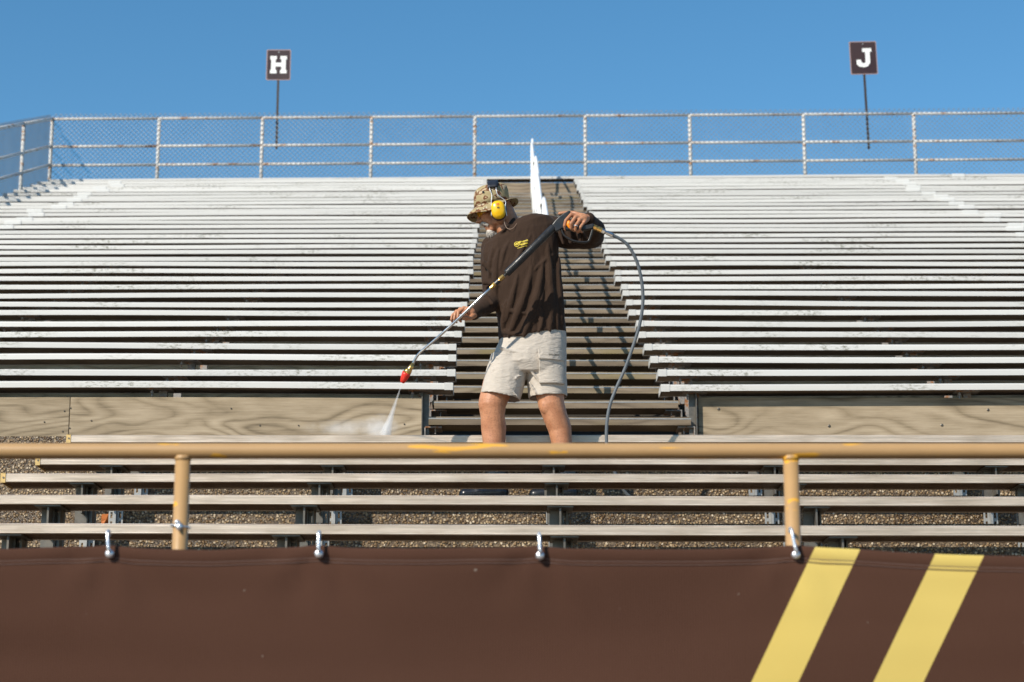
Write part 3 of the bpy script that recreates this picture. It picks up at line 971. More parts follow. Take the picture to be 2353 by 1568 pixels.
def Tp(lst): return [P(u, v, y) for u, v, y in lst]
R_ARM = Tp([(1130, 568, 11.42), (1131, 630, 11.40), (1134, 694, 11.35), (1088, 721, 11.19)])
R_RAD = [M(27), M(26), M(24), M(14.5)]
L_ARM = Tp([(1252, 528, 11.44), (1310, 538, 11.44), (1357, 541, 11.40), (1364, 530, 11.30), (1353, 506, 11.13)])
L_RAD = [M(34), M(37), M(33), M(27), M(17.5)]

def fold(bm, pts, r, sink=.05):
    pp = []
    for u, v in pts:
        y = torso_front(u, v)
        pp.append(P(u, v, y + r * sink))
    pp = smooth_path(pp, 4)
    n = len(pp)
    tube(bm, pp, [max(.002, r * math.sin(math.pi * (i + .6) / (n + .2)) ** .7) for i in range(n)], 8)

def shirt_mesh(bm):
    loft(bm, TORSO)
    chain(bm, R_ARM, R_RAD, 20)
    chain(bm, L_ARM, L_RAD, 20)
    # collar band
    cpts = [P(1190, 503, 11.45), P(1180, 505, 11.36), P(1165, 521, 11.30), P(1152, 535, 11.30), P(1147, 537, 11.36)]
    tube(bm, smooth_path(cpts, 4), .010, 8)
    # cloth pulled between shoulder, raised elbow and hem
    for pts, r in (([(1283, 590), (1280, 640), (1285, 700), (1292, 755)], .036), ([(1258, 560), (1262, 640), (1266, 700), (1264, 765)], .030),
                   ([(1248, 590), (1238, 660), (1218, 730), (1203, 775)], .026), ([(1222, 610), (1208, 670), (1184, 735), (1168, 778)], .024),
                   ([(1190, 630), (1176, 690), (1160, 745)], .018), ([(1150, 565), (1141, 600), (1138, 650), (1143, 690)], .022),
                   ([(1175, 545), (1158, 580), (1150, 620)], .016), ([(1225, 530), (1200, 575), (1180, 610)], .014),
                   ([(1240, 690), (1245, 735), (1238, 765)], .014), ([(1165, 690), (1158, 730), (1156, 770)], .018),
                   ([(1150, 755), (1170, 766), (1200, 770)], .016), ([(1255, 640), (1240, 700), (1225, 745)], .014), ([(1272, 585), (1250, 600), (1225, 625)], .016), ([(1135, 560), (1128, 600), (1124, 640)], .018), ([(1152, 700), (1180, 716), (1215, 722)], .013), ([(1272, 610), (1274, 690), (1282, 760)], .022)):
        fold(bm, pts, r)
    # sleeve creases
    for a, b, r in ((P(1300, 512, 11.30), P(1312, 556, 11.31), .020), (P(1330, 515, 11.285), P(1334, 556, 11.29), .020), (P(1283, 520, 11.34), P(1294, 560, 11.33), .018),
                    (P(1366, 516, 11.215), P(1352, 548, 11.25), .018), (P(1112, 606, 11.315), P(1140, 636, 11.295), .016), (P(1112, 650, 11.295), P(1146, 656, 11.29), .016),
                    (P(1114, 676, 11.27), P(1132, 698, 11.24), .014), (P(1106, 706, 11.225), P(1114, 720, 11.215), .012)):
        capsule(bm, a, b, r, r * .6, 8)
def rough_cloth(o, amp, sc, k):
    vs = o.data.vertices
    nn = len(vs)
    co, no = [0.] * (nn * 3), [0.] * (nn * 3)
    vs.foreach_get('co', co)
    o.data.vertex_normals.foreach_get('vector', no)
    for i in range(0, nn * 3, 3):
        x, y, z = co[i:i + 3]
        n = amp * (noise.noise((x * sc, y * sc, z * sc * .55 + k)) + .5 * noise.noise((x * sc * 2.3, y * sc * 2.3, z * sc * 1.2 + k)))
        for q in range(3): co[i + q] += no[i + q] * n
    vs.foreach_set('co', co)
    o.data.update()
shirt = remeshed('shirt', 'shirt_brown', shirt_mesh, person, .005, 3)
rough_cloth(shirt, .0065, 12, 2.)

def shorts_mesh(bm):
    loft(bm, [((1152, 770), (1300, 755), .125), ((1145, 790), (1302, 780), .132), ((1134, 815), (1302, 812), .140), ((1126, 838), (1301, 838), .142), ((1150, 860), (1290, 860), .12)])
    loft(bm, [((1128, 815), (1216, 815), .12, 11.39), ((1118, 850), (1212, 852), .122, 11.385), ((1110, 882), (1204, 890), .118, 11.38), ((1104, 905), (1195, 922), .115, 11.375)], ex=2.2)
    loft(bm, [((1206, 812), (1303, 812), .12, 11.41), ((1209, 850), (1302, 850), .122, 11.41), ((1212, 884), (1303, 882), .118, 11.41), ((1215, 917), (1303, 912), .113, 11.41)], ex=2.2)
    for a, b, r in ((P(1150, 800, 11.275), P(1200, 812, 11.262), .008), (P(1142, 822, 11.285), P(1195, 828, 11.26), .008), (P(1215, 800, 11.272), P(1240, 790, 11.28), .007),
                    (P(1134, 850, 11.287), P(1190, 872, 11.272), .008), (P(1150, 880, 11.275), P(1200, 862, 11.28), .008), (P(1218, 850, 11.298), P(1245, 885, 11.302), .008),
                    (P(1217, 880, 11.31), P(1232, 904, 11.31), .008), (P(1260, 886, 11.305), P(1296, 894, 11.335), .007), (P(1120, 880, 11.30), P(1150, 896, 11.275), .007),
                    (P(1170, 890, 11.27), P(1190, 912, 11.285), .008), (P(1128, 835, 11.305), P(1160, 845, 11.272), .007)):
        capsule(bm, a, b, r, r * .5, 8)
def open_hems(o, thick):
    bm = bmesh.new(); bm.from_mesh(o.data)
    bm.normal_update()
    zl = P(1176, 896, PY).z
    dead = [f for f in bm.faces if f.normal.z < -.72 and f.calc_center_median().z < zl]
    bmesh.ops.delete(bm, geom=dead, context='FACES')
    bm.to_mesh(o.data); bm.free()
    m = o.modifiers.new('thick', 'SOLIDIFY'); m.thickness = thick; m.offset = -1
shorts = remeshed('shorts', 'shorts_khaki', shorts_mesh, person, .0055, 4)
rough_cloth(shorts, .003, 16, 5.)
open_hems(shorts, .003)
def bvh_of(o): return BVHTree.FromPolygons([v.co for v in o.data.vertices], [p.vertices for p in o.data.polygons])
BV_SHORTS, BV_SHIRT = bvh_of(shorts), bvh_of(shirt)
def drape(bm, bv, off):
    """lay flat cloth pieces and print on the garment behind them"""
    for v in bm.verts:
        o = Vector((v.co.x, 10.5, v.co.z))
        hit = bv.ray_cast(o, Vector((0, 1, 0)))
        if hit[0] is not None: v.co.y = hit[0].y - off
def patch(u0, u1, v0, v1, rake=0., nx=22, nz=18):
    bm = bmesh.new()
    g = [[bm.verts.new(P(u0 + (u1 - u0) * i / nx + rake * (j / nz - .5), v0 + (v1 - v0) * j / nz, 11.2)) for j in range(nz + 1)] for i in range(nx + 1)]
    for i in range(nx):
        for j in range(nz): bm.faces.new((g[i][j], g[i + 1][j], g[i + 1][j + 1], g[i][j + 1]))
    return bm
def pocket(name, args, off, th):
    bm = patch(*args); drape(bm, BV_SHORTS, off)
    o = under(obj(name, bm, 'shorts_khaki', smooth=True), person)
    for p in o.data.polygons: p.use_smooth = True
    o.parent = shorts; o.matrix_parent_inverse = Matrix.Identity(4)
    m = o.modifiers.new('thick', 'SOLIDIFY'); m.thickness = th; m.offset = 0
    return o
bpy.context.view_layer.update()
def as_part(o, parent):
    """keep world place under a part that already hangs on a thing"""
    o.parent = parent
    o.matrix_parent_inverse = Matrix.Identity(4)
    return o
pk = patch(1239, 1297, 815, 874, 2); drape(pk, BV_SHORTS, .010)
pk = as_part(obj('cargo_pocket', pk, 'shorts_khaki', smooth=True), shorts)
m_ = pk.modifiers.new('thick', 'SOLIDIFY'); m_.thickness = .014; m_.offset = 0
pf = patch(1237, 1298, 798, 821, 2); drape(pf, BV_SHORTS, .022)
pf = as_part(obj('pocket_flap', pf, 'shorts_khaki', smooth=True), shorts)
m_ = pf.modifiers.new('thick', 'SOLIDIFY'); m_.thickness = .006; m_.offset = 0
bt = text_mesh('Eddie Bauer', M(6.2), .85)
c0 = P(1274, 810, 11.2)
bmesh.ops.rotate(bt, verts=bt.verts, cent=(0, 0, 0), matrix=Matrix.Rotation(R(-4), 3, 'Y'))
bmesh.ops.translate(bt, verts=bt.verts, vec=c0); drape(bt, BV_SHORTS, .0272)
as_part(obj('pocket_print', bt, 'print_black'), shorts)

# ---- head frame
HO = P(1139, 483, 11.39)
ha = R(21)
HFw = Vector((-math.cos(ha), -.10, -math.sin(ha))).normalized()
HSide = Vector((0, -1, 0)); HSide = (HSide - HFw * HSide.dot(HFw)).normalized()      # towards the camera
HUp = HSide.cross(HFw).normalized()
if HUp.z < 0: HUp = -HUp
HM = Matrix((HFw, HSide, HUp)).transposed()
K = 1.05
def Hd(f, s, w): return HO + (HFw * f + HSide * s + HUp * w) * K
def hb(bm, f, s, w, a, b, c): ball(bm, Hd(f, s, w), a * K, b * K, c * K, HM, 18, 12)

def hand_fingers(bm, fingers, r):
    for pts, k in fingers:
        chain(bm, pts, [r * k * q for q in (1.08, 1.0, .95, .82)][:len(pts)], 8)

def body_mesh(bm):
    # skull, face, jaw
    hb(bm, -.008, 0, .030, .090, .072, .086)
    hb(bm, .040, 0, -.012, .060, .062, .085)
    hb(bm, .045, 0, -.062, .045, .050, .048)
    hb(bm, .066, 0, -.100, .026, .030, .024)       # chin
    for s in (-1, 1):
        hb(bm, .064, s * .040, -.022, .026, .022, .022)
        hb(bm, .010, s * .050, -.070, .040, .016, .030)
        hb(bm, .078, s * .026, .018, .020, .022, .011)
        hb(bm, .000, s * .076, -.005, .018, .008, .030)    # ear
    capsule(bm, Hd(.094, 0, .008), Hd(.112, 0, -.024), .010, .013)
    hb(bm, .115, 0, -.030, .017, .014, .013)       # nose tip
    for s in (-1, 1): hb(bm, .104, s * .011, -.034, .012, .009, .009)
    hb(bm, .092, 0, -.056, .013, .022, .010)       # upper lip
    hb(bm, .084, 0, -.083, .013, .019, .009)       # lower lip
    # neck
    chain(bm, [Hd(-.035, 0, -.02), P(1168, 510, 11.41), P(1184, 535, 11.42)], [.066, .062, .072], 18)
    chain(bm, [Hd(.01, 0, -.07), P(1160, 530, 11.39)], [.045, .050], 14)
    # trunk and limbs under the clothes
    loft(bm, [((l[0] + 16, l[1] + 10), (r[0] - 16, r[1] + 10), d * .80) for l, r, d in TORSO[:-1]] + [((1160, 800), (1290, 790), .11), ((1140, 840), (1292, 840), .12)])
    chain(bm, R_ARM, [q * .70 for q in R_RAD], 16)
    chain(bm, L_ARM, [M(24), M(22), M(20), M(18), M(13.5)], 16)
    chain(bm, Tp([(1165, 830, 11.39), (1146, 880, 11.385), (1131, 928, 11.37), (1132, 956, 11.375), (1134, 986, 11.39), (1136, 1030, 11.39), (1140, 1085, 11.385), (1142, 1120, 11.385)]),
          [M(38), M(37), M(32.5), M(28.5), M(29), M(25.5), M(19), M(19)], 22)
    ball(bm, P(1122, 930, 11.345), M(21), .040, M(26))
    ball(bm, P(1140, 985, 11.42), M(24), .05, M(42))
    chain(bm, Tp([(1255, 830, 11.41), (1262, 880, 11.40), (1266, 926, 11.385), (1276, 958, 11.395), (1286, 985, 11.41), (1291, 1020, 11.41), (1297, 1080, 11.405), (1300, 1120, 11.40)]),
          [M(40), M(37), M(31), M(28.5), M(27.5), M(24), M(18.5), M(19)], 22)
    ball(bm, P(1259, 930, 11.355), M(21), .040, M(26))
    ball(bm, P(1293, 988, 11.44), M(20), .05, M(42))
    for u in (1140, 1300): chain(bm, [P(u, 1118, 11.39), P(u - 40, 1138, 11.385)], [M(15), M(10)], 12)
    # viewer's right: hand on the trigger handle, back of the hand to the camera
    w = P(1353, 505, 11.115)
    kn = Tp([(1312, 494, 11.045), (1322, 500, 11.03), (1332, 506, 11.03), (1342, 511, 11.04)])
    for q in kn: capsule(bm, P(1350, 501, 11.10), q, .021, .0125, 10)
    ball(bm, P(1334, 501, 11.06), M(19), .024, M(12))
    hand_fingers(bm, [(Tp([(1312, 494, 11.045), (1300, 507, 11.03), (1297, 519, 11.035), (1298.5, 528, 11.05)]), 1.05),
                      (Tp([(1322, 500, 11.03), (1312, 514, 11.005), (1312.5, 525, 11.02), (1320, 531, 11.06)]), 1.08),
                      (Tp([(1332, 506, 11.03), (1323, 519, 11.005), (1322.5, 529, 11.02), (1329, 534, 11.06)]), 1.02),
                      (Tp([(1342, 511, 11.04), (1334, 522, 11.015), (1332, 530, 11.03), (1337, 534, 11.06)]), .92)], .0098)
    chain(bm, Tp([(1345, 500, 11.13), (1318, 490, 11.16), (1298, 489.5, 11.165), (1286, 491, 11.165)]), [.020, .014, .0115, .0105], 10)
    # viewer's left: hand lying over the lance
    kn = Tp([(1076, 709, 11.135), (1066, 708, 11.14), (1057, 711, 11.155), (1049, 716, 11.17)])
    for q in kn: capsule(bm, P(1091, 720, 11.18), q, .020, .0125, 10)
    ball(bm, P(1078, 717, 11.155), M(15), .022, M(11))
    hand_fingers(bm, [(Tp([(1076, 709, 11.135), (1064, 720, 11.105), (1064, 732, 11.10), (1072, 735, 11.125)]), 1.0),
                      (Tp([(1066, 708, 11.14), (1053, 718, 11.115), (1052, 731, 11.11), (1059, 739, 11.13)]), 1.05),
                      (Tp([(1057, 711, 11.155), (1046, 721, 11.135), (1044, 733, 11.13), (1049, 741, 11.145)]), 1.0),
                      (Tp([(1049, 716, 11.17), (1039, 725, 11.155), (1037, 735, 11.15), (1040, 741, 11.16)]), .88)], .0098)
    chain(bm, Tp([(1090, 724, 11.17), (1080, 732, 11.12), (1069, 729, 11.10)]), [.019, .0135, .011], 10)
body = remeshed('body', 'skin', body_mesh, person, .0036, 4)

# hair, beard, mouth, eyes
def strands(bm, centres, n, ln, down, spread, rad=.0008):
    rr = random.Random(3)
    for _ in range(n):
        c, rx = rr.choice(centres)
        d = Vector((rr.gauss(0, 1), rr.gauss(0, 1), rr.gauss(0, 1))).normalized()
        p = c + d * rx * .9
        q = p + (d * spread + down).normalized() * ln * rr.uniform(.5, 1.1)
        tube(bm, [p, (p + q) / 2 + d * .0015, q], [rad, rad * .8, rad * .25], 3)
gv = (HUp * -1 + HFw * .25)
def goatee(bm):
    hb(bm, .074, 0, -.110, .021, .026, .024)
    hb(bm, .080, 0, -.124, .014, .019, .018)
    strands(bm, [(Hd(.074, 0, -.112), .024), (Hd(.080, .008, -.122), .018), (Hd(.078, -.008, -.120), .018)], 520, .020, gv * 1.4, .7)
wone('beard', 'beard_hair', goatee, person, smooth=True)
def mous(bm):
    for s in (-1, 1):
        chain(bm, [Hd(.103, s * .004, -.048), Hd(.094, s * .020, -.056), Hd(.078, s * .032, -.076)], [.0075, .0075, .005], 8)
    strands(bm, [(Hd(.100, .010, -.050), .010), (Hd(.092, .022, -.058), .009), (Hd(.084, .030, -.070), .008), (Hd(.100, -.010, -.050), .010)], 240, .011, gv * 1.2, .6, .0009)
wone('moustache', 'beard_hair', mous, person, smooth=True)
wone('mouth', 'lips', lambda bm: hb(bm, .090, 0, -.069, .008, .018, .007), person, smooth=True)
for s in (-1, 1):
    wone('eye', 'eye_white', lambda bm: hb(bm, .080, s * .031, .002, .012, .012, .012), person, smooth=True)
# safety glasses
gl = thing('safety_glasses', 'amber tinted safety glasses under the hat brim', 'glasses', tuple(Hd(.09, 0, 0)))
def lens(bm):
    rows = []
    for i in range(21):
        a = R(-62 + 124 * i / 20)
        f, s = .040 + .068 * math.cos(a), .066 * math.sin(a)
        top, bot = .026, -.018 + .010 * abs(math.sin(a)) - (.0 if abs(math.sin(a)) > .15 else -.012)
        rows.append([bm.verts.new(Hd(f, s, top + (bot - top) * j / 5)) for j in range(6)])
    for a, b in zip(rows, rows[1:]):
        for j in range(5): bm.faces.new((a[j], b[j], b[j + 1], a[j + 1]))
lo = wone('lens', 'amber_lens', lens, gl, smooth=True)
m_ = lo.modifiers.new('thick', 'SOLIDIFY'); m_.thickness = .002
for s in (-1, 1):
    wone('temple', 'black_plastic', lambda bm: tube(bm, [Hd(.074, s * .060, .010), Hd(.04, s * .078, .010), Hd(-.02, s * .082, .006)], .0028, 6), gl)
wone('cord', 'cord', lambda bm: tube(bm, smooth_path(Tp([(1158, 505, 11.295), (1161, 518, 11.285), (1167, 526, 11.275), (1176, 526, 11.27), (1184, 519, 11.29), (1189, 508, 11.33), (1191, 497, 11.38)]), 5), .0016, 5), gl)

# boonie hat
hat = thing('boonie_hat', 'desert camouflage hat with drooping brim on the worker', 'hat', tuple(Hd(0, 0, .05)))
ba = R(12)
BF = Vector((-math.cos(ba), -.10, -math.sin(ba))).normalized()
BS = (HSide - BF * HSide.dot(BF)).normalized()
BU = BS.cross(BF).normalized()
if BU.z < 0: BU = -BU
BO = P(1129.5, 473, 11.39)
def Ht(f, s, w): return BO + BF * f + BS * s + BU * w
def crown(bm):
    secs = [(-.006, .106, .096), (.03, .108, .098), (.07, .106, .095), (.098, .099, .088), (.113, .084, .074), (.1195, .05, .045), (.121, .01, .01)]
    rings = []
    for i, (w, a, b) in enumerate(secs):
        rg = []
        for j in range(48):
            t = 2 * math.pi * j / 48
            k = 1 + .018 * noise.noise((math.cos(t) * 1.6, math.sin(t) * 1.6, w * 18))
            lean = -.16 * w
            rg.append(bm.verts.new(Ht(a * math.cos(t) * k + lean, b * math.sin(t) * k, w + .004 * noise.noise((math.cos(t) * 2, math.sin(t) * 2, 4 + i)))))
        rings.append(rg)
    for a, b in zip(rings, rings[1:]):
        for j in range(48): bm.faces.new((a[j], a[(j + 1) % 48], b[(j + 1) % 48], b[j]))
    bm.faces.new(rings[-1])
cr = wone('crown', 'camo', crown, hat, smooth=True)
m_ = cr.modifiers.new('thick', 'SOLIDIFY'); m_.thickness = .002
def brim(bm):
    rings = []
    for i in range(7):
        q = i / 6
        rg = []
        for j in range(64):
            t = 2 * math.pi * j / 64
            cf, cs = math.cos(t), math.sin(t)
            ext = .036 + .020 * max(0, cf) ** 1.5 + .024 * max(0, -cf) ** 1.5
            a, b = .103 + ext * q, .093 + ext * q * .8
            droop = -.030 * q * max(0, cf) - .044 * q * abs(cs) ** 2 * (1 if cf > -.2 else .6) + .012 * q * q * max(0, -cf) - .010 * q ** 2
            droop += .006 * q * noise.noise((cf * 2.2, cs * 2.2, 1.5)) + .006 * q * math.sin(3 * t + .6)
            rg.append(bm.verts.new(Ht(a * cf, b * cs, droop)))
        rings.append(rg)
    for a, b in zip(rings, rings[1:]):
        for j in range(64): bm.faces.new((a[j], a[(j + 1) % 64], b[(j + 1) % 64], b[j]))
br = wone('brim', 'camo', brim, hat, smooth=True)
m_ = br.modifiers.new('thick', 'SOLIDIFY'); m_.thickness = .003
for f_, w_ in ((.045, .066), (-.030, .082)):
    s_f = .096 * math.sqrt(max(.1, 1 - (f_ / .106) ** 2))
    wone('eyelet', 'black_plastic', lambda bm: tube(bm, [Ht(f_, s_f - .004, w_), Ht(f_, s_f + .004, w_)], .006, 10), hat)

# ear defenders
em = thing('ear_defenders', 'yellow ear defenders worn over the camouflage hat', 'ear defenders', tuple(P(1145, 483, 11.29)))
EU = Vector((-.13, 0, 1)).normalized(); EF = Vector((-1, 0, -.13)).normalized()
EC = P(1145, 483, 11.285)
def cup_shape(bm, c, out, a, b, d, n=36, m=7):
    rings = []
    for i in range(m + 1):
        q = i / m
        k = (1 - q ** 2.6) ** (1 / 2.6) if q < 1 else 0.02
        rings.append([bm.verts.new(c + out * (d * q) + EF * (a * k * math.copysign(abs(math.cos(t)) ** .85, math.cos(t))) + EU * (b * k * math.copysign(abs(math.sin(t)) ** .85, math.sin(t)))) for t in [2 * math.pi * j / n for j in range(n)]])
    for p, q in zip(rings, rings[1:]):
        for j in range(n): bm.faces.new((p[j], p[(j + 1) % n], q[(j + 1) % n], q[j]))
    bm.faces.new(rings[0][::-1]); bm.faces.new(rings[-1])
far_c = EC + Vector((0, .215, 0))
wone('cup', 'muff_yellow', lambda bm: cup_shape(bm, EC, Vector((0, -1, 0)), M(17.3), M(22.6), .034), em, smooth=True)
wone('cup', 'muff_yellow', lambda bm: cup_shape(bm, far_c, Vector((0, 1, 0)), M(17.3), M(22.6), .034), em, smooth=True)
def cushion(bm, c, s):
    pts = [c + Vector((0, s * .010, 0)) + EF * M(15.5) * math.cos(t) + EU * M(20.5) * math.sin(t) for t in [2 * math.pi * j / 28 for j in range(29)]]
    tube(bm, pts, .012, 8)
wone('cushion', 'black_plastic', lambda bm: cushion(bm, EC, 1), em, smooth=True)
wone('cushion', 'black_plastic', lambda bm: cushion(bm, far_c, -1), em, smooth=True)
for du, top_u in ((-16, 1124), (16, 1141)):
    def wire(bm):
        y0, y1_ = EC.y - .006, far_c.y + .006
        pts = [P(1145 + du + (4 if du > 0 else 0), 497, y0), P(1145 + du, 478, y0), P(1145 + du * 1.0, 462, y0 + .002), P(top_u + (6 if du < 0 else 3), 448, y0 + .003), P(top_u + (1 if du < 0 else -1), 434, y0 + .008),
               P(top_u, 421, y0 + .045), P(top_u, 417, PY), P(top_u, 422, y1_ - .045), P(top_u, 440, y1_ - .006), P(1145 + du, 470, y1_), P(1145 + du, 490, y1_)]
        tube(bm, smooth_path(pts, 5), .0021, 6)
    wone('headband_wire', 'chrome', wire, em, smooth=True)
def pad(bm):
    rows = []
    for i in range(13):
        a = math.pi * (.06 + .88 * i / 12)
        y, dv = PY - .008 - .104 * math.cos(a), -20.5 * math.sin(a) ** .75
        rows.append([bm.verts.new(P(u, 436.5 + dv + (u - 1132) * -.10, y)) for u in (1120, 1126, 1132, 1138, 1144)])
    for a, b in zip(rows, rows[1:]):
        for j in range(4): bm.faces.new((a[j], b[j], b[j + 1], a[j + 1]))
pd_ = wone('headband_pad', 'navy_pad', pad, em, smooth=True)
m_ = pd_.modifiers.new('thick', 'SOLIDIFY'); m_.thickness = .008; m_.offset = 0
for s, size, dz, mt_ in (('3M', .0135, .028, 'print_red'), ('OPTIME', .0052, .016, 'print_black'), ('98', .015, .004, 'print_black')):
    tb = text_mesh(s, size, 1., .0003 if size > .01 else 0)
    for v in tb.verts: v.co = EC + Vector((0, -.0352 + (abs(dz) / M(22.6)) ** 2.6 * .0, 0)) - EF * v.co.x + EU * (v.co.z + dz)
    # follow the swell of the cup
    for v in tb.verts:
        d = v.co - EC; k = (abs(d.dot(EF) / M(17.3)) ** 2.6 + abs(d.dot(EU) / M(22.6)) ** 2.6) ** (1 / 2.6)
        v.co.y = EC.y - .034 * max(0, 1 - k ** 2.6) ** (1 / 2.6) - .0012
    under(obj('print', tb, mt_), em)

# shirt crest
def shirt_print(s, size, u, v, bold=0, width=1.):
    tb = text_mesh(s, size, width, bold)
    rot = Matrix.Rotation(R(-16), 3, 'Y')
    c = P(u, v, 11.2)
    for q in tb.verts: q.co = rot @ q.co + c
    drape(tb, BV_SHIRT, .0022)
    as_part(obj('shirt_print', tb, 'print_yellow'), shirt)
shirt_print('W', M(8.6), 1187.5, 555, .0008)
shirt_print('Western', M(7.6), 1202.5, 548.5, .0007, .82)
shirt_print('Michigan', M(7.0), 1203.5, 554.5, .0006, .80)
shirt_print('Landscape Services', M(3.6), 1200, 561.5, .0002, .85)
def crest_ring(bm):
    for j in range(32):
        a0, a1 = 2 * math.pi * j / 32, 2 * math.pi * (j + 1) / 32
        q = [P(1187.5 + r * math.cos(a), 555 + r * math.sin(a), 11.2) for r, a in ((5.0, a0), (6.1, a0), (6.1, a1), (5.0, a1))]
        bm.faces.new([bm.verts.new(p) for p in q])
cb_ = bmesh.new(); crest_ring(cb_); drape(cb_, BV_SHIRT, .0022)
as_part(obj('shirt_print', cb_, 'print_yellow'), shirt)

# rubber boots
for u0, uh in ((1140, 0), (1300, 1)):
    def boot(bm):
        y = 11.385 if uh == 0 else 11.40
        x = P(u0, 1120, y).x
        tube(bm, [(x, y, FLOOR + .235), (x, y, FLOOR + .225), (x + .004, y, FLOOR + .17), (x + .006, y, FLOOR + .10)], [M(27), M(28), M(27), M(26)], 20)
        capsule(bm, (x + .022, y, FLOOR + .055), (x - .10, y - .01, FLOOR + .050), .052, .050, 16)
        capsule(bm, (x - .08, y - .01, FLOOR + .048), (x - .175, y - .015, FLOOR + .042), .050, .040, 16)
        capsule(bm, (x + .0, y, FLOOR + .11), (x - .07, y, FLOOR + .06), .060, .050, 16)
        box(bm, x - .205, x + .07, y - .045, y + .04, FLOOR + .001, FLOOR + .03)
    remeshed('boot', 'rubber_boot', boot, person, .006, 3)
wone('finger_ring', 'chrome', lambda bm: tube(bm, [P(1323, 519.5, 11.005) + Vector((.0108 * math.cos(a), .0108 * math.sin(a), -.003 * math.cos(a))) for a in [R(24 * i) for i in range(16)]], .002, 6), person, smooth=True)

# ------------------------------------------------------------------ spray lance
G_A, G_B = P(1271, 524, 11.055), P(1164, 629, 11.045)
lance = thing('pressure_washer_lance', 'pressure washer gun with black ribbed grip, steel lance and red nozzle', 'spray gun', tuple(G_B))
ax = (G_B - G_A).normalized()
def lerp(a, b, t): return a + (b - a) * t
def grip(bm):
    tube(bm, [G_A - ax * .004, G_A, lerp(G_A, G_B, .5), G_B - ax * .004, G_B], [M(8.2), M(9.0), M(8.8), M(8.8), M(8.0)], 22)
grip_o = wone('grip_sleeve', 'black_plastic', grip, lance, smooth=True)
view = (Vector((0, 0, CZ)) - G_A).normalized()
per = ax.cross(view).normalized()
if per.z < 0: per = -per
def slots(bm):
    for grp in (.10, .30, .56, .79):
        for i in range(6):
            c = lerp(G_A, G_B, grp + .024 * i)
            for t in (.35, -.30):
                o = c + per * M(9) * t * 1.0 + view * M(9) * math.sqrt(1 - t * t) * 1.0
                tan = (per * math.sqrt(1 - t * t) - view * t)
                capsule(bm, o - tan * .006, o + tan * .006, .0022, .0022, 6)
tag(wone('grip_slots', 'print_black', slots, lance), kind='stuff')
tubep = [G_B - ax * .02, P(1102, 686, 11.06), P(1070, 717, 11.075), P(1043, 742.5, 11.10), P(1000, 781, 11.15), P(968, 808, 11.185), P(958, 819, 11.20), P(948, 838, 11.215)]
wone('lance_tube', 'steel_tube', lambda bm: tube(bm, tubep[:5] + smooth_path(tubep[5:], 4), M(3.2), 14), lance, smooth=True)
def hexn(bm, a, b, r, n=6): tube(bm, [a, b], r, n)
q = lambda t: lerp(G_B, P(1102, 686, 11.06), t)
wone('brass_fitting', 'brass', lambda bm: (hexn(bm, q(.10), q(.26), M(5.6)), hexn(bm, q(.26), q(.30), M(4.2), 12)), lance)
wone('coupling', 'black_plastic', lambda bm: hexn(bm, q(.28), q(.42), M(5.8), 14), lance)
wone('brass_fitting', 'brass', lambda bm: (hexn(bm, q(.42), q(.50), M(5.4)), hexn(bm, q(.50), q(.60), M(4.4), 12)), lance)
n0, n1, n2, n3 = P(949, 836, 11.215), P(940.5, 850, 11.225), P(934, 858, 11.23), P(924, 879.5, 11.25)
wone('nozzle_body', 'brass', lambda bm: tube(bm, [lerp(n0, n1, -.1), lerp(n0, n1, .3), lerp(n0, n1, .32), lerp(n0, n1, .7), lerp(n1, n2, .0), lerp(n1, n2, .4), lerp(n1, n2, 1.)], [M(4), M(4.6), M(5.6), M(5.6), M(7.2), M(9), M(9.6)], 14), lance, smooth=True)
wone('nozzle_tip', 'nozzle_red', lambda bm: tube(bm, [lerp(n2, n3, -.06), lerp(n2, n3, .15), lerp(n2, n3, .6), lerp(n2, n3, .97), n3], [M(9.8), M(9.9), M(8.2), M(5.4), M(4.6)], 18), lance, smooth=True)
def gun_body(bm):
    o = [(1268, 518), (1276, 508), (1284, 500), (1295, 492), (1306, 486), (1311, 486.5), (1311, 491), (1304, 500), (1300, 510), (1303, 519), (1312, 522),
         (1330, 520), (1352, 518), (1362, 515), (1366, 519), (1362, 527), (1345, 530), (1318, 531), (1300, 530), (1292, 526), (1284, 531), (1277, 534)]
    y = 11.055
    pts = [(P(u, v, y).x, P(u, v, y).z) for u, v in o]
    poly_y(bm, pts, y - .017, y + .017)
gb = wone('gun_body', 'black_plastic', gun_body, lance, bevel=.005)
wone('trigger_guard', 'black_plastic', lambda bm: tube(bm, smooth_path(Tp([(1290, 527, 11.055), (1294, 538, 11.055), (1302, 546, 11.055), (1318, 554, 11.055), (1337, 557, 11.055), (1350, 556, 11.055), (1355, 548, 11.055), (1360, 532, 11.055), (1364, 518, 11.055)]), 5), M(2.7), 8, (Vector((0, 1, 0)), 1.8)), lance, smooth=True)
wone('trigger', 'trigger_orange', lambda bm: chain(bm, Tp([(1307, 511, 11.03), (1306, 517, 11.03), (1309, 523, 11.03)]), [M(4), M(4.4), M(3)], 10), lance, smooth=True)
c0_, c1_ = P(1360, 520, 11.055), P(1409, 541.5, 11.06)
w_ = lambda t: lerp(c0_, c1_, t)
wone('brass_fitting', 'brass', lambda bm: (hexn(bm, w_(0), w_(.22), M(6.0)), hexn(bm, w_(.22), w_(.27), M(4.4), 12), hexn(bm, w_(.27), w_(.36), M(6.4), 16), hexn(bm, w_(.36), w_(.39), M(5.6), 16), hexn(bm, w_(.39), w_(.47), M(6.4), 16)), lance)
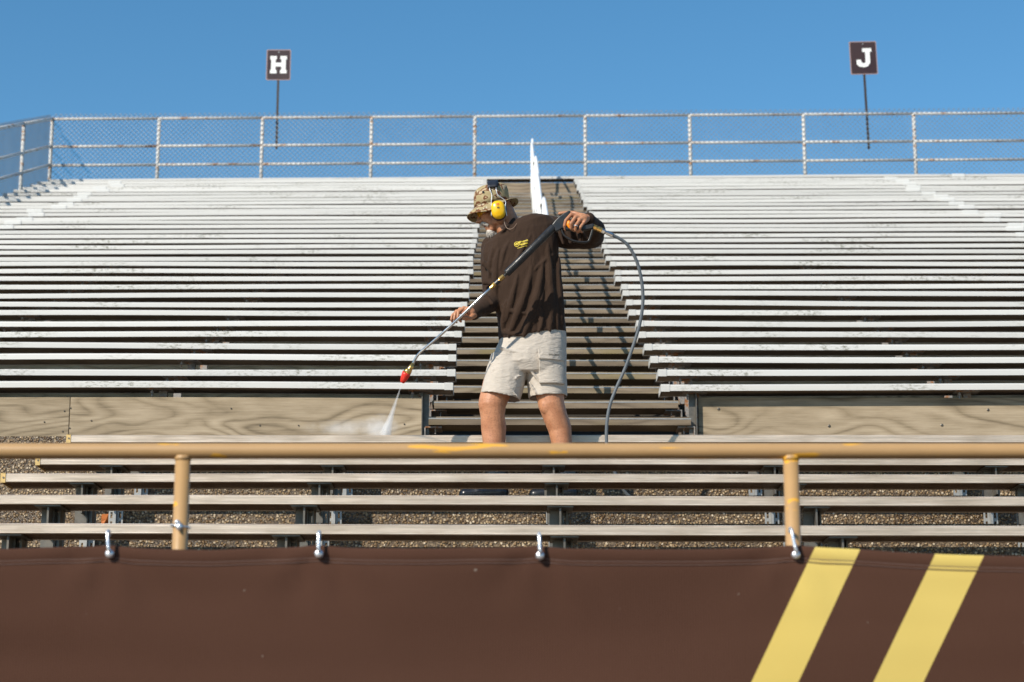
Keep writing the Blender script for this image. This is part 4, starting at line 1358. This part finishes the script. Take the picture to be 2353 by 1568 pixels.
wone('hose_coupler', 'steel_tube', lambda bm: (hexn(bm, w_(.47), w_(.61), M(6.0)), hexn(bm, w_(.61), w_(.70), M(4.2), 12), hexn(bm, w_(.70), w_(.98), M(5.2), 14)), lance)
hose = one('hose', 'hose_grey', lambda bm: tube(bm, smooth_path([w_(.9), w_(1.0)] + Tp([(1424, 549, 11.07), (1441, 562, 11.08), (1458, 589, 11.10), (1469, 620, 11.12), (1476, 660, 11.14), (1477, 700, 11.16), (1470, 745, 11.18),
        (1456, 792, 11.20), (1437, 845, 11.22), (1415, 895, 11.24), (1402, 930, 11.25), (1395, 968, 11.26), (1393.5, 1010, 11.27), (1397, 1045, 11.28), (1408, 1075, 11.30)])
        + [Vector((P(1440, 1120, 11.33).x, 11.33, FLOOR + .04)), Vector((P(1480, 1140, 11.34).x, 11.34, FLOOR + .014)), Vector((P(1560, 1140, 11.32).x, 11.32, FLOOR + .013)), Vector((2.6, 11.42, FLOOR + .013)), Vector((6.5, 11.38, FLOOR + .013))], 6), M(3.9), 12), smooth=True)
tag(hose, 'grey pressure hose arching from the gun down to the terrace floor', 'hose')

# ------------------------------------------------------------------ water
zs = BZ[0] + .004
hit = P(884, 994, BY[0] + .06); hit.z = zs
jetd = (hit - n3).normalized()
def jet(bm, k):
    a = n3 + jetd * .004
    pts = [lerp(a, hit, t) for t in (0, .15, .35, .6, .8, .985)]
    tube(bm, pts, [M(q) * k for q in (1.5, 2.2, 3.8, 6.4, 9.8, 14.5)], 16)
jr = thing('water_jet', 'narrow white water jet shooting from the red nozzle onto the bench', 'water jet', tuple(n3))
wone('jet_core', 'jet_water', lambda bm: jet(bm, .42), jr)
wone('jet_fan', 'fan_water', lambda bm: jet(bm, 1.), jr)
wone('splash', 'mist_water', lambda bm: ball(bm, P(874, 982, BY[0] + .07), M(46), .085, M(36), None, 24, 14), jr)
ms = one('water_mist', 'drift_water', lambda bm: ball(bm, P(812, 984, BY[0] + .09), M(135), .085, M(24), None, 28, 14))
tag(ms, 'faint cloud of spray drifting left of the water jet', 'spray', kind='stuff')
